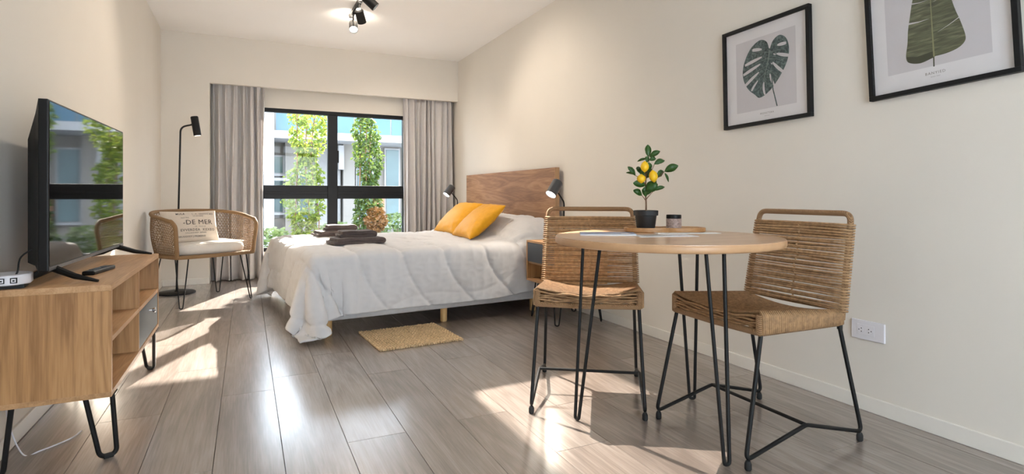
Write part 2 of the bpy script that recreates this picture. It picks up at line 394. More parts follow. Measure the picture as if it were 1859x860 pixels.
def vine(label, x, y, w, d, z0, z1, n, mat, seed, tail=True):
    t = thing('climbing_vine', label, 'plant', (x, y, -.4))
    def smp(r):
        z = r.uniform(z0, z1); k = 1 + .28*math.sin(z*5.1+seed) + .15*math.sin(z*11+seed*2)
        a = r.uniform(0, 2*PI); q = math.sqrt(r.uniform(.25, 1))
        return (w/2*k*q*math.cos(a) + .05*math.sin(z*2.3+seed), d/2*k*q*math.sin(a), z+.4)
    o = leafcloud(n, smp, .085, seed).build('foliage', mat, t); tag(o, kind='stuff')
    for s_ in (-.3, .25, .02):
        MB().tube(bez([(w*s_, 0, .42), (w*s_*1.2+.03, .03, 1.0), (w*s_*.7-.03, -.02, 1.9), (w*s_*.9, 0, z1+.30)], 6), .010, 6).build('stem', M_STEM, t)
    pl = MB().lathe([(w*.36, 0), (w*.42, .38), (w*.44, .40), (w*.40, .40), (w*.36, .30)], 20).build('planter', M_PLANT, t, smooth=40)
    return t
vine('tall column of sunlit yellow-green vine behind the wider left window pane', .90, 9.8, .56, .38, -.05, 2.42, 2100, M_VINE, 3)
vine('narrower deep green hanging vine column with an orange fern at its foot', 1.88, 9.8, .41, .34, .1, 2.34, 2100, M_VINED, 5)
def shrub(name, label, x, y, z, r, n, mat, seed, flat=.8, size=.09, droop=-.4):
    t = thing(name, label, 'plant', (x, y, -.4))
    def smp(q):
        v = q.normal(size=3); v /= np.linalg.norm(v); v *= r*q.uniform(.5, 1)**.5
        return (v[0], v[1], z+.4+v[2]*flat)
    tag(leafcloud(n, smp, size, seed, droop).build('foliage', mat, t), kind='stuff')
    MB().tube([(0, 0, 0), (.02, .01, z*.5+.2), (0, 0, z+.4)], .012, 6).build('stem', M_STEM, t)
shrub('terrace_shrub', 'round light green shrub below the left vine column', .30, 8.5, .22, .34, 500, M_SHRUB, 11)
shrub('terrace_shrub', 'small bluish green shrub between the two vine columns', 1.42, 10.5, .26, .28, 330, M_SHRUB, 12)
shrub('terrace_shrub', 'pale green shrub to the right of the orange fern', 2.62, 10.6, .32, .38, 500, M_SHRUB, 13)
shrub('dried_fern', 'orange brown dried fern nestled against the green vine column', 2.0, 9.60, .52, .17, 800, M_DRY, 14, flat=1.35, size=.065, droop=-.4)

# ------------------------------------------------------------------ curtains
def curtain(label, x0, x1, folds, seed, bright):
    r = random.Random(seed); nx, nz = folds*14, 44; G = []
    ph = [0]
    for i in range(folds): ph.append(ph[-1] + r.uniform(.6, 1.4))
    ph = [p/ph[-1] for p in ph]; am = [r.uniform(.6, 1.25) for _ in range(folds)]
    for j in range(nz+1):
        v = j/nz; z = .012 + v*2.29; row = []
        for i in range(nx+1):
            s_ = i/nx*folds; k = min(int(s_), folds-1); f = s_-k
            # warped fold position, wanders down the drop
            xs = ph[k] + (ph[k+1]-ph[k])*f
            wob = .018*math.sin(6*xs*PI+seed+v*2.2)*(1-v) + .010*math.sin(3.2*v+k*1.7)
            A = .058*am[k]*(.6+.4*(1-v)) if v < .93 else .058*am[k]*.5
            yy = A*(math.sin(2*PI*f) + .25*math.sin(4*PI*f+k))
            gather = .010*math.sin(2*PI*f*3+k)*max(0, (v-.86)/.14)
            row.append((x0+(x1-x0)*xs+wob, yy+gather, z))
        G.append(row)
    t = thing('curtain', label, 'curtain', (0, YB+.12, 0))
    o = MB().grid(G).build('panel', M_CURT, t, smooth=180)
    sm = o.modifiers.new('thick', 'SOLIDIFY'); sm.thickness = .003
    MB().box(x0-.02, x1+.02, -.012, .012, 2.30, 2.34).build('track', M_WHITEP, t)
    # hem band
    hem = [[(p[0], p[1]-.004, z) for p in G[0]] for z in (.012, .09)]
    return t
curtain('pleated grey curtain gathered beside the wicker armchair', -.335, .185, 7, 3, 0)
curtain('pleated grey curtain gathered at the headboard side of the window', 1.79, 2.44, 9, 8, 0)

# ------------------------------------------------------------------ hairpin leg
def hairpin(a, b, foot, r, mat, parent, wid=.022, clip=False):
    a, b, foot = Vector(a), Vector(b), Vector(foot); d = (b-a); d.z = 0; d = d.normalized()*wid
    f1, f2 = foot-d, foot+d; low = foot - Vector((0, 0, 0)); 
    pts = [a] + [f1*(1-t)+a*t for t in (.5, .12)] + [f1+Vector((0, 0, .008)), f1*.6+foot*.4-Vector((0, 0, .0)), foot] 
    P = round_path([a, f1 + Vector((0, 0, r)), f2 + Vector((0, 0, r)), b], wid*.95, 6)
    o = MB().tube(P, r, 8).build('leg', mat, parent, smooth=50)
    if clip: MB().tube([foot-d*.55+Vector((0, 0, r)), foot+d*.55+Vector((0, 0, r))], r*1.0+.0015, 8).build('floor_clip', M_RUBBER, o, smooth=50)
    MB().box(min(a.x, b.x)-.015, max(a.x, b.x)+.015, min(a.y, b.y)-.015, max(a.y, b.y)+.015, a.z-.003, a.z).build('mount_plate', mat, o)
    return o

# ------------------------------------------------------------------ TV console
SX0, SX1, SY0, SY1, SZ0, SZ1 = XL+.01, -.43, 2.38, 3.55, .241, .637
st = thing('tv_console', 'oak laminate television console with open shelves, charcoal drawer and black hairpin legs', 'tv console', (SX0, SY0, 0))
sw, sl = SX1-SX0, SY1-SY0
T = .018
MB().box(0, sw, 0, sl, SZ1-.022, SZ1).build('top', M_OAKY, st, bevel=.001)
MB().box(0, sw, T*0, sl, SZ0, SZ0+T).build('bottom', M_OAKY, st, bevel=.001)
for y in (0, sl-T): MB().box(0, sw, y, y+T, SZ0+T, SZ1-.022).build('side_panel', M_OAKZ, st)
ym = sl*.49
MB().box(.012, sw-.002, ym-T/2, ym+T/2, SZ0+T, SZ1-.022).build('divider', M_OAKZ, st)
for (a, b) in ((T, ym-T/2), (ym+T/2, sl-T)): MB().box(.012, sw-.002, a, b, .432, .432+T).build('shelf', M_OAKY, st)
MB().box(0, .012, T, sl-T, SZ0+T, SZ1-.022).build('back_panel', M_OAKZ, st)
dr = MB().box(.03, sw-.003, ym+T/2+.003, sl-T-.003, SZ0+T+.003, .429).build('drawer', M_DRAWER, st, bevel=.0015); tag(dr, 'charcoal drawer front')
MB().lathe([(.006, 0), (.005, .012), (.011, .016), (.012, .024), (.009, .028)], 16, (sw-.003, (ym+sl)/2, .385), (1, 0, 0)).build('knob', M_CHROME, dr, smooth=40)
hairpin((sw-.085, .012+.03, SZ0), (sw-.012, .075, SZ0), (sw-.022, .075, 0), .0085, M_BLACK, st, .026, True)
hairpin((.085, .03, SZ0), (.012, .075, SZ0), (.035, .06, 0), .0085, M_BLACK, st, .026, True)
hairpin((sw-.085, sl-.03, SZ0), (sw-.012, sl-.085, SZ0), (sw-.045, sl+.05, 0), .0085, M_BLACK, st, .024, True)
hairpin((.085, sl-.03, SZ0), (.012, sl-.085, SZ0), (.04, sl-.02, 0), .0085, M_BLACK, st, .024, True)

# ------------------------------------------------------------------ television
tv = thing('television', 'large black flat television standing on splayed feet on the oak console', 'television', (-.606, 2.996, SZ1), R(-1.6))
TW, TZ0, TZ1 = 1.112, .048, .650
# local: +x screen normal, y along width
MB().box(-.03, 0, -TW/2, TW/2, TZ0, TZ1).build('bezel', M_PLASTB, tv, bevel=.004)
MB().box(0, .0012, -TW/2+.008, TW/2-.008, TZ0+.018, TZ1-.008).build('screen', M_SCREEN, tv)
MB().box(0, .002, -TW/2+.004, TW/2-.004, TZ0+.002, TZ0+.014).build('lower_trim', plain('tv_trim', (.10, .10, .11), .3, metal=.6), tv)
bk = []
for (x, a, b, z0, z1) in ((-.028, 0, 0, 0, 0), (-.045, .03, .03, .02, .05), (-.072, .05, .05, .03, .14), (-.078, .09, .09, .05, .17)):
    bk.append([(x, -TW/2+a, TZ0+z0), (x, TW/2-b, TZ0+z0), (x, TW/2-b, TZ1-z1), (x, -TW/2+a, TZ1-z1)])
m = MB()
m.grid(bk, wrap=True); m.f.append(tuple(range(12, 16)))
m.build('rear_housing', M_PLASTB, tv, smooth=30)
for s_ in (-1, 1):
    y0 = s_*(TW/2-.09)
    f = MB().tube([(-.015, y0, TZ0+.005), (.06, y0+s_*.03, .022), (.135, y0+s_*.055, .004)], [.014, .011, .005], 8)
    f.tube([(-.015, y0, TZ0+.005), (-.075, y0+s_*.02, .022), (-.125, y0+s_*.03, .005)], [.014, .011, .005], 8)
    f.build('foot', M_PLASTB, tv, smooth=40)
cb = thing('tv_cable', 'thin black cable running from the television to the white router', 'cable', (0, 0, 0))
MB().tube(bez([(-.655, 2.50, .78), (-.70, 2.46, .74), (-.705, 2.44, .69), (-.715, 2.43, .672)], 6), .003, 6).build('wire', M_RUBBER, cb, smooth=60)

rt = thing('wifi_router', 'white plastic router box beside the television foot', 'router', (-.733, 2.468, SZ1), R(8))
rb = MB().prism([( .055*math.cos(a)*1.1 if abs(math.cos(a)) < .9 else math.copysign(.058, math.cos(a)), .075*math.sin(a)) for a in [2*PI*k/32 for k in range(32)]], .012, .046)
rb.build('body', M_WHITEP, rt, bevel=.004, smooth=40)
MB().box(-.045, .045, -.06, .06, 0, .013).build('base', M_PLASTB, rt)
for (xx, w_) in ((-.012, .018), (.020, .018)):
    MB().box(xx-w_/2, xx+w_/2, -.0762, -.070, .020, .038).build('icon', M_PIN, rt)
    MB().box(xx-w_/2+.003, xx+w_/2-.003, -.0768, -.070, .023, .035).build('icon_inner', M_WHITEP, rt)
    MB().box(xx-.003, xx+.003, -.0772, -.070, .026, .031).build('icon_dot', M_PIN, rt)

rc = thing('remote_control', 'slim black remote control lying on the oak console', 'remote', (-.545, 2.79, SZ1), R(-9))
MB().box(-.022, .022, -.105, .105, 0, .017).build('body', M_PLASTB, rc, bevel=.006, seg=3)
for i in range(4):
    for j in range(3): MB().box(-.014+j*.0105, -.006+j*.0105, -.06+i*.018, -.049+i*.018, .0165, .0185).build('button', M_DRAWER, rc)
MB().lathe([(.013, 0), (.013, .0015), (.009, .002)], 16, (0, .045, .017)).build('button_ring', M_DRAWER, rc)

wc = thing('white_cord', 'thin white cord trailing on the floor under the oak console', 'cord', (0, 0, 0))
MB().tube(bez([(-.792, 2.62, .22), (-.775, 2.60, .12), (-.735, 2.60, .006), (-.69, 2.62, .004), (-.62, 2.70, .004), (-.60, 2.77, .004)], 8), .0028, 6).build('wire', M_WHITEP, wc, smooth=60)

# ------------------------------------------------------------------ floor lamp
fp = thing('floor_lamp', 'slim black floor lamp with bent arm and cylinder shade behind the armchair', 'floor lamp', (-.615, 6.30, 0), R(-12))
MB().lathe([(.165, 0), (.165, .012), (.155, .018), (.02, .02), (.012, .03)], 36).build('base', M_BLACK, fp, smooth=40)
MB().tube(round_path([(0, 0, .02), (.035, 0, 1.62), (.14, 0, 1.645)], .06, 8), .0085, 10).build('pole', M_BLACK, fp, smooth=60)
hd = MB().lathe([(.030, 0), (.034, .006), (.034, .185), (.030, .19), (.028, .186)], 24, (.155, 0, 1.725), (.16, 0, -.98)).build('lamp_shade', M_BLACK, fp, smooth=40)
MB().lathe([(.027, 0), (.027, .004)], 20, (.155+.16*.187, 0, 1.725-.98*.187), (.16, 0, -.98)).build('diffuser', plain('lamp_frosted_lens', (.9, .85, .75), .4, emit=1.5), hd)
MB().tube([(.13, 0, 1.645), (.15, 0, 1.647)], .011, 10).build('joint', M_BLACK, fp)

# ------------------------------------------------------------------ armchair
ac = thing('wicker_armchair', 'low wicker tub armchair with rattan rim and thin black hairpin legs', 'armchair', (-.373, 5.79, 0), R(29.6))
# local: -y is the front, x to the right
AW, AD = .36, .29
def plan(t):     # t in [0,1] from front-left round the back to front-right
    L = [(-AW+.02, -AD), (-AW, -AD*.4), (-AW, AD*.25), (-AW*.72, AD*.85), (0, AD*1.08), (AW*.72, AD*.85), (AW, AD*.25), (AW, -AD*.4), (AW-.02, -AD)]
    return L
UP = bez([(x, y, 0) for x, y in plan(0)], 10); NU = len(UP)
def toph(i):
    t = i/(NU-1); b = math.sin(PI*t); return .725 + .085*b**1.2
def flare(p, k): return Vector((p.x*(1+.05*k), p.y*(1+.04*k), 0))
SEATZ = .43
low = [Vector((p.x*.97, p.y*.97, SEATZ)) for p in UP]
top = [flare(p, 1)+Vector((0, 0, toph(i))) for i, p in enumerate(UP)]
rimpath = [low[0]+Vector((0, 0, -.01))] + [low[0].lerp(top[0], k) for k in (.3, .6, .82)]
fl_, fr_ = top[0], top[-1]
def arm_end(lo, tp, nxt):
    return [lo, lo.lerp(tp, .35), lo.lerp(tp, .7)+Vector((0, -.004, 0)), lo.lerp(tp, .9)+Vector((0, .006, 0)), nxt]
rim = arm_end(low[0], top[0], top[3]+Vector((0, 0, .002))) + top[4:-4] + arm_end(low[-1], top[-1], top[-4]+Vector((0, 0, .002)))[::-1]
MB().tube(bez(rim, 3), .0165, 10).build('rim', M_RATTAN, ac, smooth=60)
front = bez([low[-1], (AW*.5, -AD*1.06, SEATZ), (0, -AD*1.10, SEATZ), (-AW*.5, -AD*1.06, SEATZ), low[0]], 8)
MB().tube(low + front[1:-1], .0165, 10, closed=True).build('seat_rim', M_RATTAN, ac, smooth=60)
sp = [(p.x, p.y) for p in low] + [(p[0], p[1]) for p in front[1:-1]]
MB().prism(sp, SEATZ-.012, SEATZ+.010).build('seat_base', M_WICK, ac)
def shell(u, v):
    f = u*(NU-1); i = min(int(f), NU-2); k = f-i
    lo = low[i].lerp(low[i+1], k); tp = top[i].lerp(top[i+1], k); p = lo.lerp(tp, v)
    e = min(u, 1-u)*NU
    p.z -= .05*v*max(0, 1-e/3.5)
    bulge = .018*math.sin(PI*v); d = Vector((p.x, p.y, 0)).normalized(); return p + d*bulge
wv = MB(); nd = 64
for fam in (1, -1):
    for i in range(-16, nd+16):
        pts = []
        for k in range(9):
            v = k/8; u = (i + fam*v*9)/nd
            if .004 <= u <= .996:
                pts.append(shell(u, v) + Vector((0, 0, 0)))
        if len(pts) > 1: wv.tube(pts, .0019, 4, caps=False)
for j in range(1, 15):
    v = j/15; wv.tube([shell(.004+.992*k/60, v) for k in range(61)], .0018, 4, caps=False)
tag(wv.build('woven_panel', M_WICK, ac, smooth=60), kind='stuff')
for sx in (-1, 1):
    for sy in (-1, 1):
        cx, cy = sx*AW*.86, sy*AD*.86
        a = (cx, cy+(.05 if sy < 0 else -.05), SEATZ-.01); b = (cx-sx*.085, cy, SEATZ-.01)
        hairpin(a, b, (cx-sx*.005, cy+sy*.045, 0), .0052, M_BLACK, ac, .012)
def softgrid(poly_r, n, prof, zc):
    pass
sc = thing('seat_cushion', 'thick white seat cushion in the wicker armchair', 'cushion', (-.373, 5.79, SEATZ+.008), R(29.6))
m = MB(); ringn = 48
def cush_out(a, k):
    c, s_ = math.cos(a), math.sin(a)
    x = (AW-.035)*math.copysign(abs(c)**.55, c); y = (AD-.02)*math.copysign(abs(s_)**.6, s_)
    if y > 0: y *= .92
    return x*k, y*k
rows = []
for (k, z) in ((.0, 0), (.6, 0), (.93, .002), (.99, .018), (1.0, .045), (.985, .078), (.94, .094), (.8, .101), (.5, .104), (.0, .105)):
    rows.append([(*cush_out(2*PI*i/ringn, max(k, .001)), z + .006*math.sin(3*2*PI*i/ringn)*k*(1 if z > .05 else 0)) for i in range(ringn)])
m.grid(rows, wrap=True); m.build('cover', M_SEATW, sc, smooth=180)
MB().tube([(*cush_out(2*PI*i/ringn, 1.0), .092) for i in range(ringn)], .0035, 5, closed=True).build('piping', M_SEATW, sc, smooth=60)

def pillow_pts(w, h, t, n=28, pinch=.07, seed=0, sag=0, wr=.004):
    r = np.random.default_rng(seed); ph = r.uniform(0, 6, 6); out = []
    def pt(u, v, side):
        x = w/2*u*(1-pinch*(1-v*v)**1.0*abs(u)**2) ; y = h/2*v*(1-pinch*(1-u*u)*abs(v)**2)
        e = max(0, (1-u**2)*(1-v**2)); z = side*t/2*(e**.42)*(1-.0*u)
        k = (1-e)**2*min(1, e*6)
        z += side*wr*k*(math.sin(17*u+9*v+ph[0])+math.sin(13*v-8*u+ph[1]))
        y -= sag*(1-v)*.5*h*.0
        return (x, y, z)
    return pt
def pillow(name, parent, mat, w, h, t, seed, pinch=.07, wr=.004, n=30):
    pt = pillow_pts(w, h, t, n, pinch, seed, wr=wr); m = MB()
    U = [math.sin(PI/2*(-1+2*i/n)) for i in range(n+1)]
    for s_ in (1, -1):
        G = [[pt(u, v, s_) for u in (U if s_ > 0 else U[::-1])] for v in U]; m.grid(G)
    me = bpy.data.meshes.new(name); me.from_pydata(m.v, [], m.f)
    b = bmesh.new(); b.from_mesh(me); bmesh.ops.remove_doubles(b, verts=b.verts, dist=.0006); bmesh.ops.recalc_face_normals(b, faces=b.faces); b.to_mesh(me); b.free()
    return mk(name, me, mat, parent, smooth=180), pt
def text_mesh(s_, size, align='CENTER', bold=0, space=1.0):
    cu = bpy.data.curves.new('t', 'FONT'); cu.body = s_; cu.size = size; cu.align_x = align; cu.align_y = 'CENTER'; cu.offset = bold; cu.space_character = space; cu.resolution_u = 2
    o = bpy.data.objects.new('t', cu); COL.objects.link(o); bpy.context.view_layer.update()
    me = bpy.data.meshes.new_from_object(o.evaluated_get(bpy.context.evaluated_depsgraph_get())); bpy.data.objects.remove(o); bpy.data.curves.remove(cu)
    return me
pw, phh = .46, .30
tp_ = thing('throw_pillow', 'cream linen throw pillow printed with dark French lettering in the armchair', 'pillow', (0, 0, 0))
fdir = Vector((.40, -.917, 0)).normalized(); tilt = R(20); nrm = (fdir*math.cos(tilt)+Vector((0, 0, 1))*math.sin(tilt)).normalized()
rgt = Vector((0, 0, 1)).cross(fdir).normalized(); upv = nrm.cross(rgt)
po, pt = pillow('cover', tp_, M_LINEN, pw, phh, .13, 4, .05, .002)
def on_pillow(me, ox, oy, rot=0):
    for v in me.vertices:
        x = v.co.x*math.cos(rot)-v.co.y*math.sin(rot)+ox; y = v.co.x*math.sin(rot)+v.co.y*math.cos(rot)+oy
        u = max(-.97, min(.97, x/(pw/2))); q = max(-.97, min(.97, y/(phh/2))); p = pt(u, q, 1); v.co = (x, y, p[2]+.0028)
for (s_, sz, ox, oy, mt, b_, sp_) in (
    ('-DE MER', .062, .045, .022, M_INK, 0, 1.08), ('MULA', .024, -.085, .107, M_INK, .0005, 1.2), ('L . A . GRANDE MER', .019, .10, .105, M_INKS, .0003, 1.1),
    ('LA SOCIETE', .015, .055, .083, M_INKS, .0002, 1.1), ('NOTRE', .018, -.055, .068, M_INKS, .0002, 1.1), ('DE   VILLE DE', .014, .06, -.017, M_INKS, .0002, 1.1),
    ('EVVERDEA  KEXEO', .030, .04, -.047, M_INKS, .0008, 1.15), ('COLLANDEREF  REFNER', .015, .02, -.073, M_INKS, .0003, 1.1),
    ('BRUGGODY | PREMIERES', .020, -.01, -.103, M_INKS, .0004, 1.0)):
    me = text_mesh(s_, sz, bold=b_, space=sp_); on_pillow(me, ox, oy); mk('lettering', me, mt, tp_)
pc = Vector((-.455, 5.74, SEATZ+.105+.135))
axes(tp_, rgt, upv, nrm, pc)

# ------------------------------------------------------------------ bed
BC, BA = (1.275, 4.875, 0), R(5.0)
bed = thing('bed', 'double bed with pale fabric base and short pine legs', 'bed', BC, BA)
BL0, BL1, BW = -.97, 1.05, .90
MB().box(BL0, BL1, -BW, BW, .105, .30).build('base', M_MATT, bed, bevel=.015, seg=3)
MB().box(BL0+.005, BL1, -BW+.005, BW-.005, .30, .53).build('mattress', M_MATT, bed, bevel=.05, seg=4)
for x in (-.85, .0, .80):
    for y in (-.845, 0, .845):
        MB().lathe([(.021, 0), (.025, .006), (.026, .107)], 18, (x, y, 0)).build('leg', M_PINE, bed, smooth=40)
# duvet by position based cloth relaxation in bed space
def up1(A, ax, k):
    A = np.moveaxis(A, ax, 0); n = A.shape[0]; pad = np.concatenate([2*A[:1]-A[1:2], A, 2*A[-1:]-A[-2:-1]]); out = []
    for i in range(n-1):
        a, b, c, d = pad[i], pad[i+1], pad[i+2], pad[i+3]
        for j in range(k):
            t = j/k; out.append(.5*(2*b+(c-a)*t+(2*a-5*b+4*c-d)*t*t+(3*b-a-3*c+d)*t**3))
    out.append(A[-1]); return np.moveaxis(np.stack(out), 0, ax)
def cloth():
    x0, x1, y0, y1, hstep = -1.385, 1.03, -1.280, 1.235, .061
    nx = int((x1-x0)/hstep)+1; ny = int((y1-y0)/hstep)+1
    S, Tt = np.meshgrid(np.linspace(x0, x1, nx), np.linspace(y0, y1, ny))
    TOP = .548
    def Hf(x, y):
        e = np.clip(1-(np.abs(y)/.84)**6, 0, 1)**.5
        q = np.clip(1-((x-.90)/np.where(x > .90, .34, .23))**2, 0, 1)**.6*e
        return TOP + .20*q - .03*np.exp(-np.maximum(-side(x, y), 0)/.02)
    def side(x, y): return np.maximum(np.maximum(BL0-.012-x, x-(BL1+.5)), np.abs(y)-(BW+.012))   # <0 inside
    P = np.stack([S, Tt, 0*S], -1); P[..., 2] = np.maximum(Hf(S, Tt), TOP)+.012
    ov = np.maximum(np.abs(Tt)-(BW+.014), 0); th0 = PI/2*np.clip((S+.3)/.6, 0, 1)     # side flaps start partly folded down towards the head
    P[..., 1] = np.where(ov > 0, np.sign(Tt)*(BW+.014+ov*np.cos(th0)), P[..., 1]); P[..., 2] = np.where(ov > 0, P[..., 2]-ov*np.sin(th0), P[..., 2])
    rg = np.random.default_rng(2); P += rg.normal(0, .004, P.shape); V = np.zeros_like(P)
    def con(A, B, L, k, push=1.0):
        d = B-A; l = np.sqrt((d*d).sum(-1, keepdims=True))+1e-9; e = l-L; c = d*(k*.5*np.where(e < 0, e*push, e)/l); A += c; B -= c
    def solve(hx, hy, bend):
        dg = math.hypot(hx, hy)
        for a in (0, 1):
            w = P[:, a:][:, :((P.shape[1]-a)//2)*2]; con(w[:, 0::2], w[:, 1::2], hx, 1)
            w = P[a:][:((P.shape[0]-a)//2)*2]; con(w[0::2], w[1::2], hy, 1)
        for a in (0, 1):
            for b in (0, 1):
                A = P[b:-1:2, a:-1:2]; B = P[b+1::2, a+1::2]; q, r_ = min(A.shape[0], B.shape[0]), min(A.shape[1], B.shape[1]); con(A[:q, :r_], B[:q, :r_], dg, .25)
                A = P[b:-1:2, a+1::2]; B = P[b+1::2, a:-1:2]; q, r_ = min(A.shape[0], B.shape[0]), min(A.shape[1], B.shape[1]); con(A[:q, :r_], B[:q, :r_], dg, .25)
        for a in (0, 1):
            A = P[:, a:-2:4]; B = P[:, a+2::4]; r_ = min(A.shape[1], B.shape[1]); con(A[:, :r_], B[:, :r_], hx*2, bend)
            A = P[a:-2:4]; B = P[a+2::4]; r_ = min(A.shape[0], B.shape[0]); con(A[:r_], B[:r_], hy*2, bend)
    dt = 1/60
    for (steps, iters, bend) in ((110, 22, .10), (45, 16, .16)):
        hx, hy = S[0, 1]-S[0, 0], Tt[1, 0]-Tt[0, 0]; pin = (S > .97) & (np.abs(Tt) < .86)
        for step in range(steps):
            O = P.copy(); V[..., 2] -= 9.8*dt; V *= .97; P += V*dt; Pin0 = O[pin]
            for it in range(iters):
                solve(hx, hy, bend)
                x, y, z = P[..., 0], P[..., 1], P[..., 2]
                sdv = side(x, y); hh = Hf(x, y); ins = sdv < 0; pen = hh - z
                up = ins & (pen > 0) & (pen < np.maximum(-sdv*1.4, .015)); z[up] = hh[up]
                sd2 = ins & (pen > 0) & ~up; dx = BL0-.012-x; dy = np.abs(y)-(BW+.012)
                mx = sd2 & (dx > dy); x[mx] = BL0-.012
                my = sd2 & ~mx; y[my] = np.sign(y[my])*(BW+.012)
                lim = np.where(x > .66, BW+.028, 9.0); np.clip(y, -lim, lim, out=y)     # nightstands either side
                np.maximum(z, .014, out=z); P[pin] = Pin0
            fr = (np.abs(P[..., 2]-Hf(P[..., 0], P[..., 1])) < .006) & (side(P[..., 0], P[..., 1]) < 0)
            P[..., :2][fr] = O[..., :2][fr]*.92 + P[..., :2][fr]*.08
            gr = P[..., 2] < .016; P[..., :2][gr] = O[..., :2][gr]
            V = (P-O)/dt
        if steps == 110:
            D = up1(up1(np.concatenate([P, S[..., None], Tt[..., None]], -1), 0, 2), 1, 2)
            P = D[..., :3].copy(); S, Tt = D[..., 3], D[..., 4]; V = np.zeros_like(P)
    D = np.concatenate([P, S[..., None], Tt[..., None]], -1)
    D[1:-1, 1:-1, :3] = .6*D[1:-1, 1:-1, :3] + .1*(D[:-2, 1:-1, :3]+D[2:, 1:-1, :3]+D[1:-1, :-2, :3]+D[1:-1, 2:, :3])
    D = up1(up1(D, 0, 4), 1, 4); P = D[..., :3]; s_, t_ = D[..., 3], D[..., 4]
    tu = np.gradient(P, axis=1); tv_ = np.gradient(P, axis=0); nn = np.cross(tu, tv_); nn /= np.linalg.norm(nn, axis=-1, keepdims=True)+1e-9
    def noise(f, seed, ax=1.0, ay=1.0):
        r_ = np.random.default_rng(seed); o = np.zeros_like(s_)
        for _ in range(9):
            a = r_.uniform(0, 2*PI); kf = f*r_.uniform(.6, 1.5); o += np.sin(s_*kf*math.cos(a)*ax + t_*kf*math.sin(a)*ay + r_.uniform(0, 6))
        return o/3.2
    # long S shaped stitch lines with puffed channels between them
    ph = (s_ + .42*t_ + .085*np.sin(t_*5.2+.6) + .02*noise(5, 1))/.33
    puff = 1-np.exp(-np.abs(np.sin(PI*ph))*4.2)
    ph2 = (t_ - .16*s_ + .05*np.sin(s_*6.0) + .02*noise(4, 2))/.52 + .31
    puff2 = 1-np.exp(-np.abs(np.sin(PI*ph2))*7)
    q = .026*puff*(.72+.28*puff2)
    pk = np.exp(-np.abs(np.sin(PI*ph))*2.2)       # creases pulled in by the stitches
    w1 = noise(26, 3, 1.6, .6); w2 = noise(60, 4, .7, 1.6)
    q += .0075*(1-np.abs(w1))*(.35+pk) + .0036*(1-np.abs(w2))*(.3+pk) + .006*noise(9, 5)
    P = P + nn*q[..., None]; P[..., 2] = np.maximum(P[..., 2], .014); return P
CP = cloth()
dv = thing('duvet', 'white quilted duvet draped over the bed and hanging over its foot', 'duvet', BC, BA)
m = MB(); ny_, nx_ = CP.shape[:2]
me = bpy.data.meshes.new('quilt'); idx = np.arange(ny_*nx_).reshape(ny_, nx_)
fc = np.stack([idx[:-1, :-1], idx[:-1, 1:], idx[1:, 1:], idx[1:, :-1]], -1).reshape(-1, 4)
me.from_pydata(CP.reshape(-1, 3).tolist(), [], fc.tolist()); me.update()
q = mk('quilt', me, M_DUVET, dv, smooth=180); sm = q.modifiers.new('thick', 'SOLIDIFY'); sm.thickness = .012; sm.offset = -1

hb = thing('headboard', 'wide walnut grain headboard panel fixed to the wall behind the bed', 'headboard', (XR-.075, 5.25, 0))
MB().box(0, .042, -1.065, 1.08, .08, 1.195).build('panel', M_HEAD, hb, bevel=.001)
MB().box(-.0004, .0424, -1.069, -1.065, .08, 1.195).build('edge_band', M_HEADE, hb)
for y in (-.6, .6): MB().box(.042, .0745, y-.04, y+.04, .4, 1.05).build('wall_cleat', M_HEADE, hb)

def cushion(label, c, yaw, tilt, seed, w=.57, h=.43):
    t = thing('accent_cushion', label, 'cushion', (0, 0, 0), group='mustard cushions on the bed')
    pillow('cover', t, M_YELL, w, h, .155, seed, .06, .004)
    U = Vector((math.cos(tilt)*math.cos(yaw), math.cos(tilt)*math.sin(yaw), math.sin(tilt))); Nn = Vector((-math.sin(tilt)*math.cos(yaw), -math.sin(tilt)*math.sin(yaw), math.cos(tilt)))
    axes(t, U.cross(Nn), U, Nn, Vector(c)); return t
cushion('mustard yellow cushion beside the nearer bedside lamp, in front of its twin', (1.895, 4.70, .722), R(-4), R(41), 21)
cushion('mustard yellow cushion partly hidden behind its twin, towards the curtain', (1.93, 5.33, .728), R(2), R(43), 22, .56, .42)

def towel(label, w, d, layers, th, loc, rz, group, seed):
    """strip folded back and forth, swept across its width"""
    r = random.Random(seed); path = []; gap = th*1.12; rr = gap/2
    for k in range(layers):
        z = th/2 + k*gap; xs = (-w/2+rr, w/2-rr) if k % 2 == 0 else (w/2-rr, -w/2+rr)
        if k == layers-1: xs = (xs[0], xs[1]*.86)
        for i in range(9):
            f = i/8; path.append((xs[0]+(xs[1]-xs[0])*f, z + .002*math.sin(3*f*PI+k)))
        if k < layers-1:
            cx = xs[1]; sg = 1 if cx > 0 else -1
            for i in range(1, 6):
                a = -PI/2 + PI*i/6; path.append((cx+sg*math.cos(a)*rr*1.25, z+gap/2+math.sin(a)*rr))
    # offset both ways
    L, Rr = [], []
    for i, p in enumerate(path):
        a = Vector(path[max(i-1, 0)]); b = Vector(path[min(i+1, len(path)-1)]); tdir = (b-a).normalized(); n = Vector((-tdir.y, tdir.x))*th*.5
        L.append(Vector(p)+n); Rr.append(Vector(p)-n)
    out = L + Rr[::-1]; ny = 8; m = MB(); G = []
    for j in range(ny+1):
        y = -d/2 + d*j/ny; s_ = 1 - (.012 if j in (0, ny) else 0)
        G.append([(p.x*s_ + .003*math.sin(j*1.7+seed), y, max(p.y, .0005)) for p in out])
    m.grid(G, wrap=True); n = len(out); half = len(path)
    for base in (0, ny*n):
        for i in range(half-1): m.f.append((base+i, base+i+1, base+n-2-i, base+n-1-i))
    t = thing('folded_towel', label, 'towel', loc, rz, group)
    m.build('fabric', M_TOWEL, t, smooth=50); return t
TZ = .581
GT = 'taupe towels stacked in pairs on the bed'
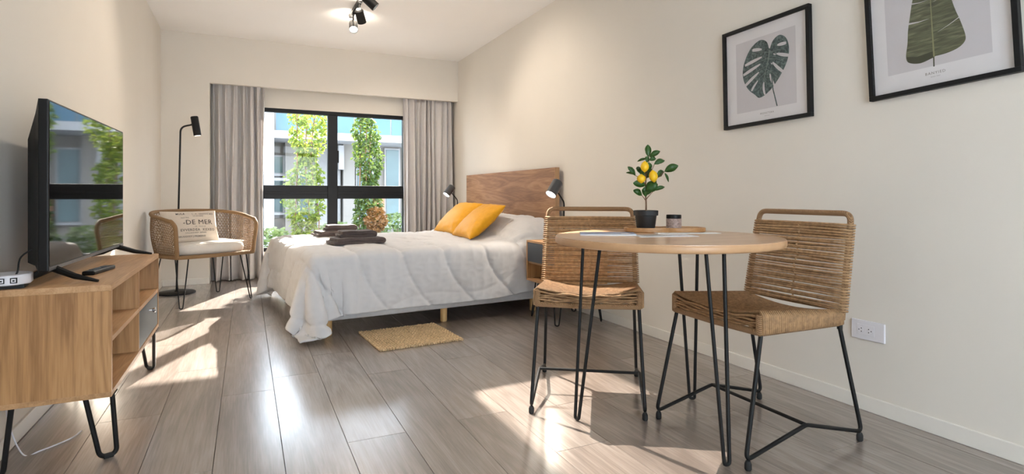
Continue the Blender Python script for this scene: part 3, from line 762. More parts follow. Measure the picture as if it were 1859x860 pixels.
towel('wide folded taupe towel at the bottom of the nearer pair on the duvet', .40, .27, 2, .021, (.76, 4.47, TZ), R(6), GT, 1)
towel('small folded taupe towel on top of the nearer pair on the duvet', .285, .20, 2, .024, (.77, 4.52, TZ+.043), R(2), GT, 2)
towel('wide folded taupe towel at the bottom of the pair nearer the window', .40, .27, 2, .021, (.75, 5.42, TZ), R(8), GT, 3)
towel('small folded taupe towel on top of the pair nearer the window', .285, .20, 2, .024, (.79, 5.46, TZ+.043), R(0), GT, 4)

# ------------------------------------------------------------------ nightstands and bedside lamps
def nightstand(label, x0, y0, wx, ly, z0=.285, z1=.60):
    t = thing('nightstand', label, 'nightstand', (x0, y0, 0), group='nightstands either side of the bed')
    T = .016
    MB().box(0, wx, 0, ly, z1-T, z1).build('top', M_OAKY, t, bevel=.001)
    MB().box(0, wx, 0, ly, z0, z0+T).build('bottom', M_OAKY, t, bevel=.001)
    for y in (0, ly-T): MB().box(0, wx, y, y+T, z0+T, z1-T).build('side_panel', M_OAKZ, t)
    MB().box(wx-.01, wx, T, ly-T, z0+T, z1-T).build('back_panel', M_OAKZ, t)
    MB().box(.01, wx-.01, T, ly-T, z0+.135, z0+.135+T).build('shelf', M_OAKY, t)
    d = MB().box(-.001, wx-.02, T+.003, ly-T-.003, z0+.152, z1-T-.003).build('drawer', M_DRAWER, t, bevel=.0015)
    for (sx, x) in ((1, .02), (-1, wx-.02)):
        for (sy, y) in ((1, .02), (-1, ly-.02)):
            hairpin((x+sx*.015, y+sy*.07, z0), (x+sx*.07, y+sy*.015, z0), (x+sx*.012, y+sy*.012, 0), .0055, M_BLACK, t, .014)
    return t
nightstand('oak nightstand with charcoal drawer between the duvet and the dining chair', 2.0, 3.475, .45, .455)
nightstand('oak nightstand mostly hidden behind the bed, beside the curtain', 2.06, 6.02, .335, .40)
def bedlamp(label, x, y, z, dx, dy, s=1.0):
    t = thing('bedside_lamp', label, 'lamp', (x, y, z), group='black bedside lamps')
    MB().lathe([(.062, 0), (.062, .010), (.058, .014), (.012, .016), (.010, .024)], 28).build('base', M_BLACK, t, smooth=40)
    MB().tube(bez([(0, 0, .015), (0, 0, .20), (.0, 0, .29), (dx*.03, dy*.03, .33), (dx*.075, dy*.075, .375), (dx*.09, dy*.09, .405)], 7), .0062, 8).build('gooseneck', M_BLACK, t, smooth=60)
    ax = Vector((dx*.62, dy*.62, -.70)).normalized(); c0 = Vector((dx*.085, dy*.085, .445))
    sh = MB().lathe([(.034, 0), (.042, .008), (.043, .135), (.0405, .135), (.0405, .10)], 28, c0-ax*.02, ax).build('lamp_shade', plain('lamp_graphite', (.055, .055, .058), .45), t, smooth=40)
    MB().lathe([(.040, 0), (.040, .004)], 24, c0+ax*.10, ax).build('bulb', M_LAMPON, sh)
    light('bedside_light', 'SPOT', 6, c0+ax*.135, t, aim=ax, spot_size=R(110), spot_blend=.6, shadow_soft_size=.03)
    return t
bedlamp('black gooseneck bedside lamp lit on the nightstand nearer the dining chairs', 2.265, 3.80, .60, -.90, -.30)
bedlamp('black gooseneck bedside lamp lit beside the curtain', 2.27, 6.28, .60, -.95, -.25)

# ------------------------------------------------------------------ rug
rg_ = thing('jute_mat', 'small braided jute mat on the floor beside the bed', 'rug', (.99, 3.68, 0), R(4))
RW, RD = .28, .26
MB().box(-RW+.004, RW-.004, -RD+.004, RD-.004, 0, .006).build('backing', M_JUTED, rg_)
rr = random.Random(5); brmesh = []
nb = 34
for i in range(nb):
    x = -RW + 2*RW*(i+.5)/nb; m = MB()
    pts = [(x+.0022*math.sin(k*2.1+i*1.3)+rr.uniform(-.001, .001), -RD+2*RD*k/40+rr.uniform(-.002, .002)*(k in (0, 40)), .008+.0028*math.sin(k*1.9+i*2.2)) for k in range(41)]
    m.tube(pts, [.0075+.0016*math.sin(k*1.9+i) for k in range(41)], 6)
    m.build('braid', M_JUTE, rg_, smooth=60)

# ------------------------------------------------------------------ dining table
TC = (1.557, 1.80); TT = .785
tb = thing('dining_table', 'round beech bistro table on three black hairpin legs', 'table', (TC[0], TC[1], 0))
TR = .452
MB().lathe([(TR-.004, TT-.003), (TR-.004, TT)], 96).build('top', M_TABLE, tb, smooth=40)
MB().lathe([(TR-.012, TT-.030), (TR-.004, TT-.028), (TR, TT-.022), (TR, TT-.007), (TR-.003, TT-.0025)], 96).build('edge', M_TABLEE, tb, smooth=50)
for ang, beta, hs in ((145.0, -45, .052), (264.3, 0, .040), (29.7, -20, .042)):
    a = R(ang); er = Vector((math.cos(a), math.sin(a), 0)); et = Vector((-er.y, er.x, 0))
    ez = et*math.cos(R(beta))+er*math.sin(R(beta)); p1 = er*.30+ez*hs; p2 = er*.30-ez*hs; f = er*.362
    p1.z = p2.z = TT-.030
    o = MB().tube(round_path([p1, f+ez*.011+Vector((0, 0, .008)), f-ez*.011+Vector((0, 0, .008)), p2], .010, 5), .0072, 8).build('leg', M_BLACK, tb, smooth=60)
    MB().box(-.06, .06, -.02, .02, TT-.034, TT-.030).build('mount_plate', M_BLACK, o, loc=(er.x*.30, er.y*.30, 0)).rotation_euler = (0, 0, math.atan2(ez.y, ez.x))

# ------------------------------------------------------------------ rope chairs
def make_chair(name, label):
    t = thing(name, label, 'chair', (0, 0, 0), group='rope woven dining chairs')
    for s_ in (1, -1):
        for (xt, xf) in ((.205, .300), (-.195, -.300)):
            sg = 1 if xf > 0 else -1
            P = round_path([(xt, s_*.222, .47), (xf, s_*.242, .034), (0, s_*.238, .108)], .03, 6)
            P = P[:-1] + [Vector((xf*.55, s_*.240, .034+.074*.45))]
            o = MB().tube(P, .0078, 8).build('leg', M_BLACK, t, smooth=60)
            MB().lathe([(.009, 0), (.012, .004), (.012, .022), (.008, .032)], 14, (xf*.965, s_*.242, 0)).build('rubber_foot', M_RUBBER, o, smooth=40)
        MB().tube(round_path([(.165, s_*.240, .0673), (0, s_*.238, .108), (-.165, s_*.240, .0673)], .012, 4), .0078, 8).build('side_stretcher', M_BLACK, t, smooth=60)
    MB().tube([(0, .238, .108), (0, -.238, .108)], .0072, 8).build('cross_bar', M_BLACK, t, smooth=60)
    # rails inside the seat weave
    HW = .232
    zt = lambda x: .508 + .027*(x+.2)/.41
    ZB = .458
    for s_ in (1, -1):
        MB().tube([(-.2, s_*(HW-.008), zt(-.2)-.012), (.215, s_*(HW-.008), zt(.215)-.012)], .009, 8).build('side_rail', M_WRAP, t, smooth=60)
        MB().tube([(-.2, s_*(HW-.008), ZB+.010), (.215, s_*(HW-.008), ZB+.010)], .009, 8).build('side_rail', M_WRAP, t, smooth=60)
        MB().tube([(.215, s_*(HW-.008), ZB), (.215, s_*(HW-.008), zt(.215)-.008)], .014, 10).build('corner_post', M_WRAP, t, smooth=60)
        MB().tube([(-.2, s_*(HW-.008), ZB-.02), (-.2, s_*(HW-.008), zt(-.2)-.004)], .010, 10).build('corner_post', M_BLACK, t, smooth=60)
    MB().tube([(.217, HW-.008, ZB+.006), (.217, 0, ZB+.002), (.217, -HW+.008, ZB+.006)], .0125, 10).build('front_rail', M_WRAP, t, smooth=60)
    for j in range(4):
        zz = ZB+.026+.012*j
        MB().tube([(.218+.004*(j % 2), (HW-.012)*(1-k/8), zz-.007*(1+.4*j)*math.sin(PI*k/16)+.003*math.sin(k*1.3+j*2)) for k in range(17)], .0052, 6).build('front_cord', M_ROPE, t, smooth=60)
    MB().tube([(-.2, HW-.008, ZB+.006), (-.2, -HW+.008, ZB+.006)], .008, 8).build('rear_rail', M_BLACK, t, smooth=60)
    r = random.Random(9); nc = 43
    for i in range(nc):
        x = -.196 + .41*i/(nc-1); z1 = zt(x); sag = .034*(1-.25*abs(i/nc-.5)) + r.uniform(-.003, .003); P = []
        jx = r.uniform(-.004, .004)
        for k in range(13):
            y = HW*(1-2*k/12)*.97; P.append((x+jx*math.sin(PI*k/12), y, z1+.004 - sag*(1-(y/HW)**2)))
        P += [(x, -HW-.007, z1-.010), (x, -HW-.007, ZB+.004), (x, -HW+.006, ZB-.004)]
        s2 = .018 + r.uniform(0, .018)
        for k in range(1, 8):
            y = -HW*(1-2*k/8)*.93; P.append((x-jx, y, z1-.038 - s2*(1-(y/HW)**2)*.5))
        P += [(x, HW-.006, ZB-.004), (x, HW+.007, ZB+.004), (x, HW+.007, z1-.010)]
        MB().tube(P, .0056, 5, closed=True).build('seat_cord', M_ROPE, t, smooth=60)
    # backrest
    bx = lambda z: -.203 - .070*((z-.49)/.395); hw = lambda z: .232 - .012*((z-.49)/.395)
    P = round_path([(bx(.475), hw(.475), .475), (bx(.88), hw(.88), .88), (bx(.88), -hw(.88), .88), (bx(.475), -hw(.475), .475)], .035, 6)
    MB().tube(P, .0115, 10).build('back_frame', M_WRAP, t, smooth=60)
    nb = 32
    for i in range(nb):
        z = .508 + (.835-.508)*i/(nb-1); w = hw(z)+.013; c = bx(z); d = .014; P = []; j1, j2 = r.uniform(-.004, .004), r.uniform(-.004, .004)
        sag = -.012*max(0, 1-i/5) if i < 5 else 0
        for (sg, off) in ((1, d), (-1, -d)):
            for k in range(9):
                f = k/8; y = sg*(w-.012)*(1-2*f); bow = math.sin(PI*f)
                P.append((c+off*(1-.7*bow), y, z+(j1 if sg > 0 else j2)*bow+(.0015 if sg > 0 else -.0015)))
            P.append((c+off*.3, -sg*(w+.004), z))
        MB().tube(P, .0044, 5, closed=True).build('back_cord', M_ROPEL if i % 3 else M_ROPE, t, smooth=60)
    MB().tube([(bx(.508+.327*k/24)+(.007 if k % 2 else -.003), .004*math.sin(k), .505+.333*k/24) for k in range(25)], .004, 6).build('centre_tie', M_ROPEL, t, smooth=60)
    return t
ch = make_chair('dining_chair', 'rope woven dining chair standing between the round table and the nightstand')
ch.location = (1.487, 2.262, 0); ch.rotation_euler = (0, 0, R(235.5))
c2 = copy_tree(ch); c2['label'] = 'rope woven dining chair with its back towards the wall outlet'
c2.location = (1.866, 1.622, 0); c2.rotation_euler = (0, 0, R(178))

# ------------------------------------------------------------------ things on the table
CR = Vector((math.cos(YAW), -math.sin(YAW), 0)); CF = Vector((math.sin(YAW), math.cos(YAW), 0))
TYC = Vector((1.725, 2.0, TT))
tr = thing('serving_tray', 'figure-eight acacia wood serving tray on the round table', 'tray', TYC, -YAW)
out = []
n = 96
def eight(k):
    L, Rr, neck = .098, .084, .050
    pts = []
    for i in range(n):
        a = 2*PI*i/n; x = (L+Rr)*math.cos(a); b = abs(math.sin(a))
        side = math.copysign(1, math.sin(a))
        wv_ = Rr*b**.62; pinch = .020*math.exp(-(x/.022)**2); pts.append((x*k, side*max(wv_-pinch, 0)*k if b > 1e-6 else 0))
    return pts
E0, E1, E2 = eight(.965), eight(1.0), eight(.93)
m = MB(); m.grid([[(x, y, .0) for x, y in E0], [(x, y, .004) for x, y in E1], [(x, y, .019) for x, y in E1], [(x, y, .021) for x, y in eight(.985)], [(x, y, .021) for x, y in E2], [(x, y, .0165) for x, y in eight(.91)], [(x*.001, y*.001, .0165) for x, y in E1]], wrap=True)
m.f.append(tuple(range(n))[::-1]); m.build('board', M_TRAY, tr, smooth=35)
PC = TYC + CR*(-.085) + Vector((0, 0, .0165))
pl = thing('potted_lemon_tree', 'small potted lemon tree with three yellow lemons in a black pot', 'plant', PC, -YAW)
MB().lathe([(.038, 0), (.041, .003), (.048, .056), (.0485, .058), (.055, .059), (.056, .080), (.052, .0815), (.050, .076), (.046, .062)], 36).build('pot', M_POT, pl, smooth=40)
MB().lathe([(.049, .066), (.045, .070), (.02, .073)], 24).build('soil', M_SOIL, pl, smooth=60)
KS = .000528; LR = random.Random(12)
def lp(px, py, dep): return Vector(((px-290)*KS, dep, .0815+(625-py)*KS))
DP = {}
def branch(pts, r0, r1):
    Q = bez(pts, 5); return MB().tube(Q, [r0+(r1-r0)*i/(len(Q)-1) for i in range(len(Q))], 6).build('stem', M_STEM, pl, smooth=60)
branch([lp(292, 640, 0), lp(293, 570, 0), lp(290, 500, .002), lp(288, 400, 0), lp(300, 300, .004), lp(316, 205, 0), lp(312, 158, 0)], .0042, .0016)
branch([lp(292, 545, 0), lp(270, 520, -.01), lp(247, 496, -.022)], .0022, .0013)
branch([lp(294, 530, 0), lp(312, 500, -.012), lp(352, 448, -.028)], .0024, .0013)
branch([lp(318, 300, 0), lp(348, 272, .012), lp(374, 224, .018)], .002, .0012)
branch([lp(292, 420, 0), lp(350, 370, -.014), lp(400, 330, -.022), lp(440, 290, -.028)], .0024, .0013)
branch([lp(289, 400, 0), lp(250, 350, .010), lp(205, 320, .020)], .002, .0012)
branch([lp(289, 380, 0), lp(278, 330, -.015), lp(270, 295, -.024)], .0018, .0012)
branch([lp(290, 400, 0), lp(255, 395, -.02), lp(238, 390, -.026)], .0018, .0012)
branch([lp(290, 420, 0), lp(320, 400, -.02), lp(338, 380, -.03)], .0018, .0012)
for (x0, y0, x1, y1, w, dep, fl2) in ((312, 162, 312, 55, 23, 0, .01), (328, 162, 414, 113, 20, .012, -.01), (314, 192, 377, 178, 17, -.012, .01), (372, 224, 472, 189, 20, .018, .02), (440, 290, 549, 242, 28, -.028, -.01),
    (372, 335, 446, 288, 24, -.018, .02), (207, 322, 137, 247, 19, .02, -.01), (200, 314, 134, 296, 8, .02, .02), (276, 412, 165, 390, 26, -.016, -.02), (247, 496, 168, 452, 22, -.022, -.01), (280, 455, 375, 398, 40, -.02, -.015),
    (348, 452, 446, 424, 15, -.028, .015), (287, 505, 268, 425, 24, -.008, -.01), (322, 285, 310, 212, 22, .004, -.01), (302, 178, 228, 199, 9, .006, .02), (440, 305, 478, 381, 9, -.028, .01), (240, 300, 235, 244, 18, .014, .02),
    (296, 212, 300, 158, 16, -.01, .01), (305, 490, 356, 408, 26, .015, .02), (292, 330, 250, 270, 22, .012, .02), (300, 345, 352, 262, 26, .010, .02), (350, 350, 400, 385, 16, .012, .02)):
    a = lp(x0, y0, dep); b = lp(x1, y1, dep+fl2); d = b-a; Ld = d.length; d.normalize(); sdir = d.cross(Vector((0, 1, LR.uniform(-.5, .5)))).normalized(); nn = sdir.cross(d).normalized()
    m = MB(); G = []
    for k in range(9):
        f = k/8; ww = w*1.22*KS*math.sin(PI*min(1, f*.97+.02))**.75; c = a + d*Ld*f - nn*.006*math.sin(PI*f)*LR.choice((1, .4)) + Vector((0, 0, .004*math.sin(PI*f)))
        G.append([c - sdir*ww + nn*.003*ww/.02, c + nn*-.001, c + sdir*ww + nn*.003*ww/.02])
    m.grid(G); o = m.build('leaf', M_LEAF, pl, smooth=60); s3 = o.modifiers.new('thick', 'SOLIDIFY'); s3.thickness = .0006
for (x, y, rx, ry, dep) in ((268, 250, 35, 43, -.028), (237, 353, 38, 35, -.030), (338, 332, 37, 47, -.036)):
    c = lp(x, y, dep); pr = []
    for k in range(17):
        a = -PI/2 + PI*k/16; tipk = 1+.16*max(0, math.cos(a*2+PI))**6*(abs(math.sin(a)) > .9)
        pr.append((max(.0004, rx*KS*math.cos(a)), ry*KS*math.sin(a)*tipk))
    MB().lathe(pr, 24, c, (LR.uniform(-.15, .15), 0, 1)).build('lemon', M_LEMON, pl, smooth=80)
jr = thing('candle_jar', 'small speckled candle jar with dark lid on the tray', 'jar', TYC+CR*.043+Vector((0, 0, .0165)), 0)
MB().lathe([(.0315, 0), (.034, .002), (.034, .042), (.032, .045)], 36).build('jar_body', M_TERR, jr, smooth=40)
MB().lathe([(.0325, .044), (.0335, .046), (.0335, .059), (.032, .0615)], 36).build('lid', M_PLASTB, jr, smooth=40)

def paintmat(name, stops, scale):
    m, nt, b, out = nodes(name); tc = N(nt, 'ShaderNodeTexCoord'); nz = N(nt, 'ShaderNodeTexNoise', Scale=scale, Detail=3.0); r = ramp(nt, stops)
    nt.links.new(tc.outputs['Object'], nz.inputs['Vector']); nt.links.new(nz.outputs['Fac'], r.inputs['Fac']); nt.links.new(r.outputs['Color'], b.inputs['Base Color']); b.inputs['Roughness'].default_value = .3
    return m
M_PAPERB = paintmat('magazine_cover_blue', [(.3, (.05, .12, .30)), (.48, (.14, .26, .50)), (.62, (.45, .58, .75))], 9)
M_PAPERG = paintmat('leaflet_print', [(.35, (.78, .78, .79)), (.62, (.74, .75, .78)), (.68, (.45, .50, .58))], 22)
mg = thing('magazine', 'blue covered magazine lying near the edge of the round table', 'magazine', (1.385, 1.965, TT), R(-32))
MB().box(-.115, .115, -.072, .072, 0, .005).build('pages', M_PAPERW, mg)
MB().box(-.116, .116, -.073, .073, .005, .0056).build('cover', M_PAPERB, mg)
MB().add([(.05, -.05, .006), (.10, -.06, .006), (.085, .0, .006), (.06, -.01, .006)], [(0, 1, 2, 3)]).build('cover_photo', M_PAPERW, mg)
lf = thing('leaflet', 'white printed leaflet beside the blue magazine on the round table', 'leaflet', (1.548, 1.80, TT), R(-16))
MB().box(-.125, .125, -.06, .06, 0, .002).build('sheet', M_PAPERG, lf)
for i in range(5): MB().box(-.09, .02-.02*(i % 2), .045-i*.02, .051-i*.02, .002, .0022).build('text_line', M_INKS, lf)
lf2 = thing('leaflet', 'plain white sheet tucked in front of the serving tray', 'leaflet', (1.745, 1.875, TT), R(-22))
MB().box(-.14, .14, -.03, .03, 0, .0015).build('sheet', M_PAPERW, lf2)

# ------------------------------------------------------------------ pictures on the right wall
M_MAT = plain('picture_paper', (.70, .675, .675), .6, var=.01)
M_PANEL = plain('picture_grey_panel', (.56, .53, .54), .6, var=.01)
def stripemat(name, a, b_, c, freq, dirn='X', dist=2.5):
    m, nt, b, out = nodes(name); tc = N(nt, 'ShaderNodeTexCoord'); mp = N(nt, 'ShaderNodeMapping')
    nz = N(nt, 'ShaderNodeTexNoise', Scale=freq, Detail=4.0, Distortion=.6); mp.inputs['Scale'].default_value = (1, 7, 1) if dirn == 'X' else (4, 4, 1)
    r = ramp(nt, [(.3, a), (.5, b_), (.7, c)]); L = nt.links
    L.new(tc.outputs['Object'], mp.inputs['Vector']); L.new(mp.outputs[0], nz.inputs['Vector']); L.new(nz.outputs['Fac'], r.inputs['Fac']); L.new(r.outputs['Color'], b.inputs['Base Color']); b.inputs['Roughness'].default_value = .6
    return m
M_MON = stripemat('monstera_ink', (.018, .032, .034), (.05, .085, .085), (.15, .20, .19), 20, 'Y')
M_MONV = plain('monstera_vein_ink', (.17, .21, .19), .6)
M_BAN = stripemat('banana_ink', (.05, .056, .032), (.105, .112, .062), (.2, .203, .125), 12)
M_BANV = plain('banana_vein_ink', (.25, .25, .13), .6)
M_BAND = plain('banana_dark_ink', (.05, .055, .03), .6)
def picture(label, yc, zc, w, h, rot, fill):
    t = thing('framed_print', label, 'picture', (0, 0, 0), group=None)
    fw, d = .019, .026
    for (a, b, c, e) in ((-w/2, w/2, -h/2, -h/2+fw), (-w/2, w/2, h/2-fw, h/2), (-w/2, -w/2+fw, -h/2+fw, h/2-fw), (w/2-fw, w/2, -h/2+fw, h/2-fw)):
        MB().box(a, b, c, e, 0, d).build('frame_bar', M_FRAME, t, bevel=.0015)
    MB().box(-w/2+.004, w/2-.004, -h/2+.004, h/2-.004, .002, .010).build('paper', M_MAT, t)
    iw, ih = w-2*fw, h-2*fw
    fill(t, iw, ih)
    MB().box(-iw/2, iw/2, -ih/2, ih/2, .0195, .0205).build('glass', M_PICG, t)
    c_, s_ = math.cos(rot), math.sin(rot); ex, ey = Vector((0, -1, 0)), Vector((0, 0, 1))
    axes(t, ex*c_+ey*s_, ey*c_-ex*s_, Vector((-1, 0, 0)), Vector((XR, yc, zc))); return t
def flat(name, poly, z, mat, t):
    # triangulated flat shape, a printed layer
    me = bpy.data.meshes.new(name); b = bmesh.new(); vs_ = [b.verts.new((x, y, z)) for x, y in poly]
    f = b.faces.new(vs_); bmesh.ops.triangulate(b, faces=[f]); b.normal_update()
    for q_ in b.faces:
        if q_.normal.z < 0: q_.normal_flip()
    b.to_mesh(me); b.free(); return mk(name, me, mat, t)
def stroke(name, pts, w0, w1, z, mat, t):
    P = [Vector((*p, 0)) for p in pts]; Lp, Rp = [], []
    for i, p in enumerate(P):
        d = (P[min(i+1, len(P)-1)]-P[max(i-1, 0)]).normalized(); n_ = Vector((-d.y, d.x, 0)); w = w0+(w1-w0)*i/(len(P)-1); Lp.append(p+n_*w/2); Rp.append(p-n_*w/2)
    m = MB(); m.grid([[(a.x, a.y, z), (b.x, b.y, z)] for a, b in zip(Rp, Lp)]); return m.build(name, mat, t)
def caption(t, s_, size, x, y, z=.0106):
    me = text_mesh(s_, size, space=1.25)
    for v in me.vertices: v.co = (v.co.x+x, v.co.y+y, z)
    mk('caption', me, M_INKS, t)
def monstera(t, iw, ih):
    X = lambda u: (u-.5)*iw; Yv = lambda v: (.5-v)*ih
    flat('grey_panel', [(X(.13), Yv(.88)), (X(.87), Yv(.88)), (X(.87), Yv(.12)), (X(.13), Yv(.12))], .0102, M_PANEL, t)
    out = bez([(.565, .285, 0), (.53, .19, 0), (.44, .155, 0), (.32, .22, 0), (.235, .36, 0), (.22, .50, 0), (.28, .63, 0), (.37, .71, 0), (.435, .755, 0), (.55, .71, 0), (.66, .61, 0), (.755, .48, 0), (.795, .35, 0), (.77, .225, 0), (.69, .165, 0), (.61, .20, 0), (.565, .285, 0)], 6)[:-1]
    flat('leaf_print', [(X(p.x), Yv(p.y)) for p in out], .0104, M_MON, t)
    mid = [(.565, .285), (.545, .40), (.50, .53), (.445, .70)]
    # slots running from near the midrib outwards
    for (x0, y0, x1, y1, w) in ((.47, .255, .35, .235, .035), (.47, .335, .25, .375, .034), (.45, .405, .225, .475, .034), (.43, .485, .24, .60, .034), (.415, .57, .33, .665, .026), (.66, .26, .765, .265, .034), (.65, .345, .80, .40, .034), (.60, .42, .735, .555, .032), (.565, .53, .62, .665, .026), (.49, .60, .50, .735, .026), (.61, .335, .64, .35, .012), (.585, .42, .60, .44, .010)):
        n_ = 8; pts = []; dx, dy = x1-x0, y1-y0; Ln = math.hypot(dx, dy); px, py = -dy/Ln, dx/Ln
        for k in range(n_+1):
            f = k/n_; w_ = w*.5*(math.sin(PI*min(f*.75+.06, 1)))**.6; pts.append((x0+dx*f+px*w_+.01*math.sin(PI*f)*px, y0+dy*f+py*w_))
        for k in range(n_, -1, -1):
            f = k/n_; w_ = w*.5*(math.sin(PI*min(f*.75+.06, 1)))**.6; pts.append((x0+dx*f-px*w_+.01*math.sin(PI*f)*px, y0+dy*f-py*w_))
        flat('leaf_slot', [(X(a), Yv(b)) for a, b in pts], .0106, M_PANEL, t)
    stroke('midrib', [(X(a), Yv(b)) for a, b in mid], .006, .002, .0107, M_MONV, t)
    for (x0, y0, x1, y1) in ((.56, .31, .34, .27), (.555, .36, .24, .43), (.53, .44, .23, .54), (.515, .50, .31, .65), (.56, .31, .76, .33), (.55, .37, .765, .46), (.52, .47, .67, .60), (.49, .57, .54, .70)):
        stroke('vein', [(X(x0), Yv(y0)), (X((x0+x1)/2), Yv((y0+y1)/2-.012)), (X(x1), Yv(y1))], .0022, .0008, .0107, M_MONV, t)
    stroke('stem_print', [(X(.585), Yv(.56)), (X(.60), Yv(.70)), (X(.645), Yv(.875))], .006, .007, .0108, M_MON, t)
    caption(t, 'MONSTERA', .014, X(.52), Yv(.925)); caption(t, 'deliciosa', .007, X(.52), Yv(.952))
def banana(t, iw, ih):
    B = -ih/2; mx = -.014
    flat('grey_panel', [(-.385*iw, B+.075), (.365*iw, B+.075), (.365*iw, .38*ih), (-.385*iw, .38*ih)], .0102, M_PANEL, t)
    Ls = [(0, .108), (-.05, .098), (-.092, .112), (-.101, .14), (-.093, .19), (-.088, .245), (-.078, .30), (-.066, .36), (-.05, .41), (-.03, .45), (0, .475)]
    Rs = [(0, .475), (.03, .44), (.052, .39), (.070, .33), (.083, .275), (.098, .225), (.112, .165), (.108, .14), (.085, .122), (.045, .113), (0, .112)]
    for nm, Q in (('leaf_half', Ls), ('leaf_half', Rs)):
        pts = bez([(x, y, 0) for x, y in Q], 5); flat(nm, [(mx+p.x, B+p.y) for p in pts], .0104, M_BAN, t)
    flat('leaf_shade', [(mx, B+.108), (mx-.05, B+.098), (mx-.092, B+.112), (mx-.101, B+.138), (mx-.06, B+.128), (mx, B+.134)], .0105, M_BAND, t)
    for (x0, y0, x1, y1, w) in ((-.008, .268, -.086, .272, .008), (.02, .205, .102, .245, .004), (-.01, .345, -.07, .35, .005), (.01, .33, .075, .36, .006)):
        stroke('leaf_gash', [(mx+x0, B+y0), (mx+(x0+x1)/2, B+(y0+y1)/2-.003), (mx+x1*1.05, B+y1)], .0006, w, .0106, M_PANEL, t)
    for i in range(9):
        y = .135+i*.035; stroke('vein', [(mx-.002, B+y+.012), (mx-.045, B+y+.012), (mx-.09+.003*i, B+y)], .0016, .0006, .0106, M_BAND, t)
        stroke('vein', [(mx+.002, B+y), (mx+.045, B+y+.014), (mx+.098-.004*i, B+y+.036)], .0016, .0006, .0106, M_BAND, t)
    stroke('midrib', [(mx, B+.47), (mx+.001, B+.25), (mx+.002, B+.110)], .002, .006, .0107, M_BANV, t)
    stroke('stem_print', [(mx+.001, B+.112), (mx, B+.072)], .005, .005, .0107, M_BAND, t)
    caption(t, 'BANYIED', .015, mx+.003, B+.047); caption(t, 'musa leaf', .007, mx+.003, B+.033)
picture('black framed print of a dark split monstera leaf', 2.082, 1.602, .543, .548, R(1.3), monstera)
picture('black framed print of a tall olive green banana leaf', 1.274, 1.648, .53, .55, R(2.9), banana)

# ------------------------------------------------------------------ wall outlet
ol = thing('wall_outlet', 'white double socket outlet plate on the wall above the baseboard', 'outlet', (0, 0, 0))
MB().box(-.073, .073, -.043, .043, 0, .010).build('plate', M_WHITEP, ol, bevel=.004, seg=3)
MB().box(-.047, .030, -.022, .024, .009, .0115).build('module', M_WHITEP, ol, bevel=.0008)
for (cx, sg) in ((-.030, 1), (.012, -1)):
    so = MB().lathe([(.0145, 0), (.0145, .001), (.013, .0015)], 20, (cx, 0, .0112)).build('socket', M_WHITEP, ol)
    for (dx, dy) in ((-.006*sg, 0), (.005*sg, .007), (.005*sg, -.007)):
        MB().box(cx+dx-.0018, cx+dx+.0018, dy-.0022, dy+.0022, .0118, .0131).build('pin_hole', M_PIN, so)
axes(ol, Vector((0, -1, 0)), Vector((0, 0, 1)), Vector((-1, 0, 0)), Vector((XR, 1.5425, .355)))

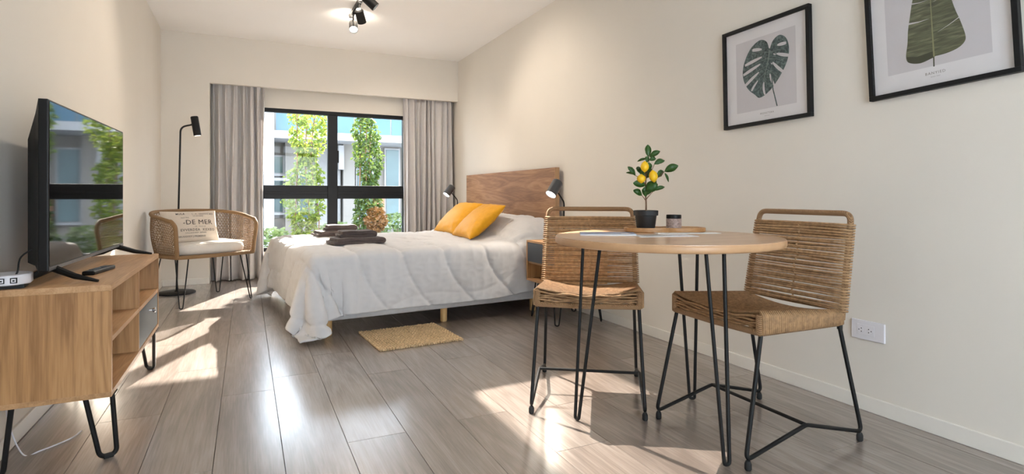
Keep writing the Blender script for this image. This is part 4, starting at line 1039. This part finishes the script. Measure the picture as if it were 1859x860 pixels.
# ------------------------------------------------------------------ ceiling track light
tk = thing('track_light', 'black ceiling track with several lit spot heads', 'track light', (.905, 0, H))
MB().box(-.017, .017, 2.6, 5.50, -.032, 0).build('rail', M_BLACK, tk, bevel=.002)
MB().box(-.010, .010, 5.50, 5.53, -.024, -.004).build('end_cap', M_BLACK, tk)
def spot_head(y, ax, framed=None):
    A = Vector(ax).normalized(); top_ = Vector((0, y, -.032)); c = Vector((0, y, -.145))
    hd_ = MB().lathe([(.020, 0), (.037, .012), (.039, .02), (.039, .125), (.036, .125), (.036, .100)], 24, c-A*.055, A).build('spot_head', M_BLACK, tk, smooth=40)
    if framed:      # added unseen head: hollow housing, shutter plate shapes a sun-like floor patch
        bpy.data.objects.remove(hd_)
        m = MB(); prof = [(.0001, 0), (.037, .012), (.039, .02), (.039, .175), (.036, .175), (.036, .03), (.0001, .03)]
        hd_ = m.lathe(prof, 24, c-A*.055, A).build('spot_head', M_BLACK, tk, smooth=40)
        S = c + A*.0; e1 = A.orthogonal().normalized(); e2 = A.cross(e1); D = .10; q = []
        base = Vector((.905, 0, H))
        for (fx, fy) in framed:
            r_ = Vector((fx, fy, 0)) - (S+base); r_ *= D/r_.dot(A); q.append((r_.dot(e1), r_.dot(e2)))
        ins, outr = [], []
        for k in range(48):
            th = 2*PI*k/48; u = (math.cos(th), math.sin(th)); best = 9
            for i in range(4):
                (x1, y1), (x2, y2) = q[i], q[(i+1) % 4]; dx, dy = x2-x1, y2-y1; det = u[0]*(-dy)+u[1]*dx
                if abs(det) < 1e-12: continue
                tt = (x1*(-dy)+y1*dx)/det; ss = (u[0]*y1-u[1]*x1)/det
                if tt > 0 and -1e-6 <= ss <= 1+1e-6: best = min(best, tt)
            ins.append((u[0]*best, u[1]*best)); outr.append((u[0]*.0375, u[1]*.0375))
        W_ = lambda p, d: S + A*(D+d) + e1*p[0] + e2*p[1]
        MB().grid([[W_(p, 0) for p in outr], [W_(p, 0) for p in ins], [W_(p, .0012) for p in ins], [W_(p, .0012) for p in outr]], wrap=True).build('patch_shutter', M_BLACK, hd_)
        light('added_patch_spot', 'SPOT', 900, S, tk, color=(1, .92, .82), aim=A, spot_size=R(50), spot_blend=.05, shadow_soft_size=.0009)
    else:
        MB().lathe([(.0355, 0), (.0355, .003)], 24, c+A*.050, A).build('lamp_lens', M_LAMPON, hd_)
        MB().lathe([(.019, 0), (.019, .003)], 20, c-A*.058, A).build('rear_lens', M_LAMPON, hd_)
        light('track_uplight', 'SPOT', 9, c-A*.075+Vector((0, 0, .01)), tk, aim=Vector((-A.x*.5, -A.y*.5, .8)), spot_size=R(160), spot_blend=1.0, shadow_soft_size=.03)
        light('track_spot', 'SPOT', 30, c+A*.082, tk, aim=A, spot_size=R(95), spot_blend=.7, shadow_soft_size=.035)
    MB().tube([top_, c-A*.03+Vector((0, 0, .02))], .007, 8).build('stem', M_BLACK, hd_, smooth=60)
    MB().box(-.014, .014, y-.035, y+.035, -.044, -.030).build('adapter', M_BLACK, hd_, bevel=.002)
for (y, ax) in ((5.36, (-.10, -.75, -.80)), (5.02, (.35, .60, -.70)), (4.62, (.75, -.1, -.65)), (4.25, (-.75, -.3, -.55))): spot_head(y, ax)
spot_head(3.90, (1.36-.905, 1.95-3.90, -2.54), [(.975, 2.52), (1.75, 2.56), (1.80, 1.30), (.975, 1.30)])  # out-of-view head, added to light the floor patch the sun cannot reach
bpy.context.view_layer.update()
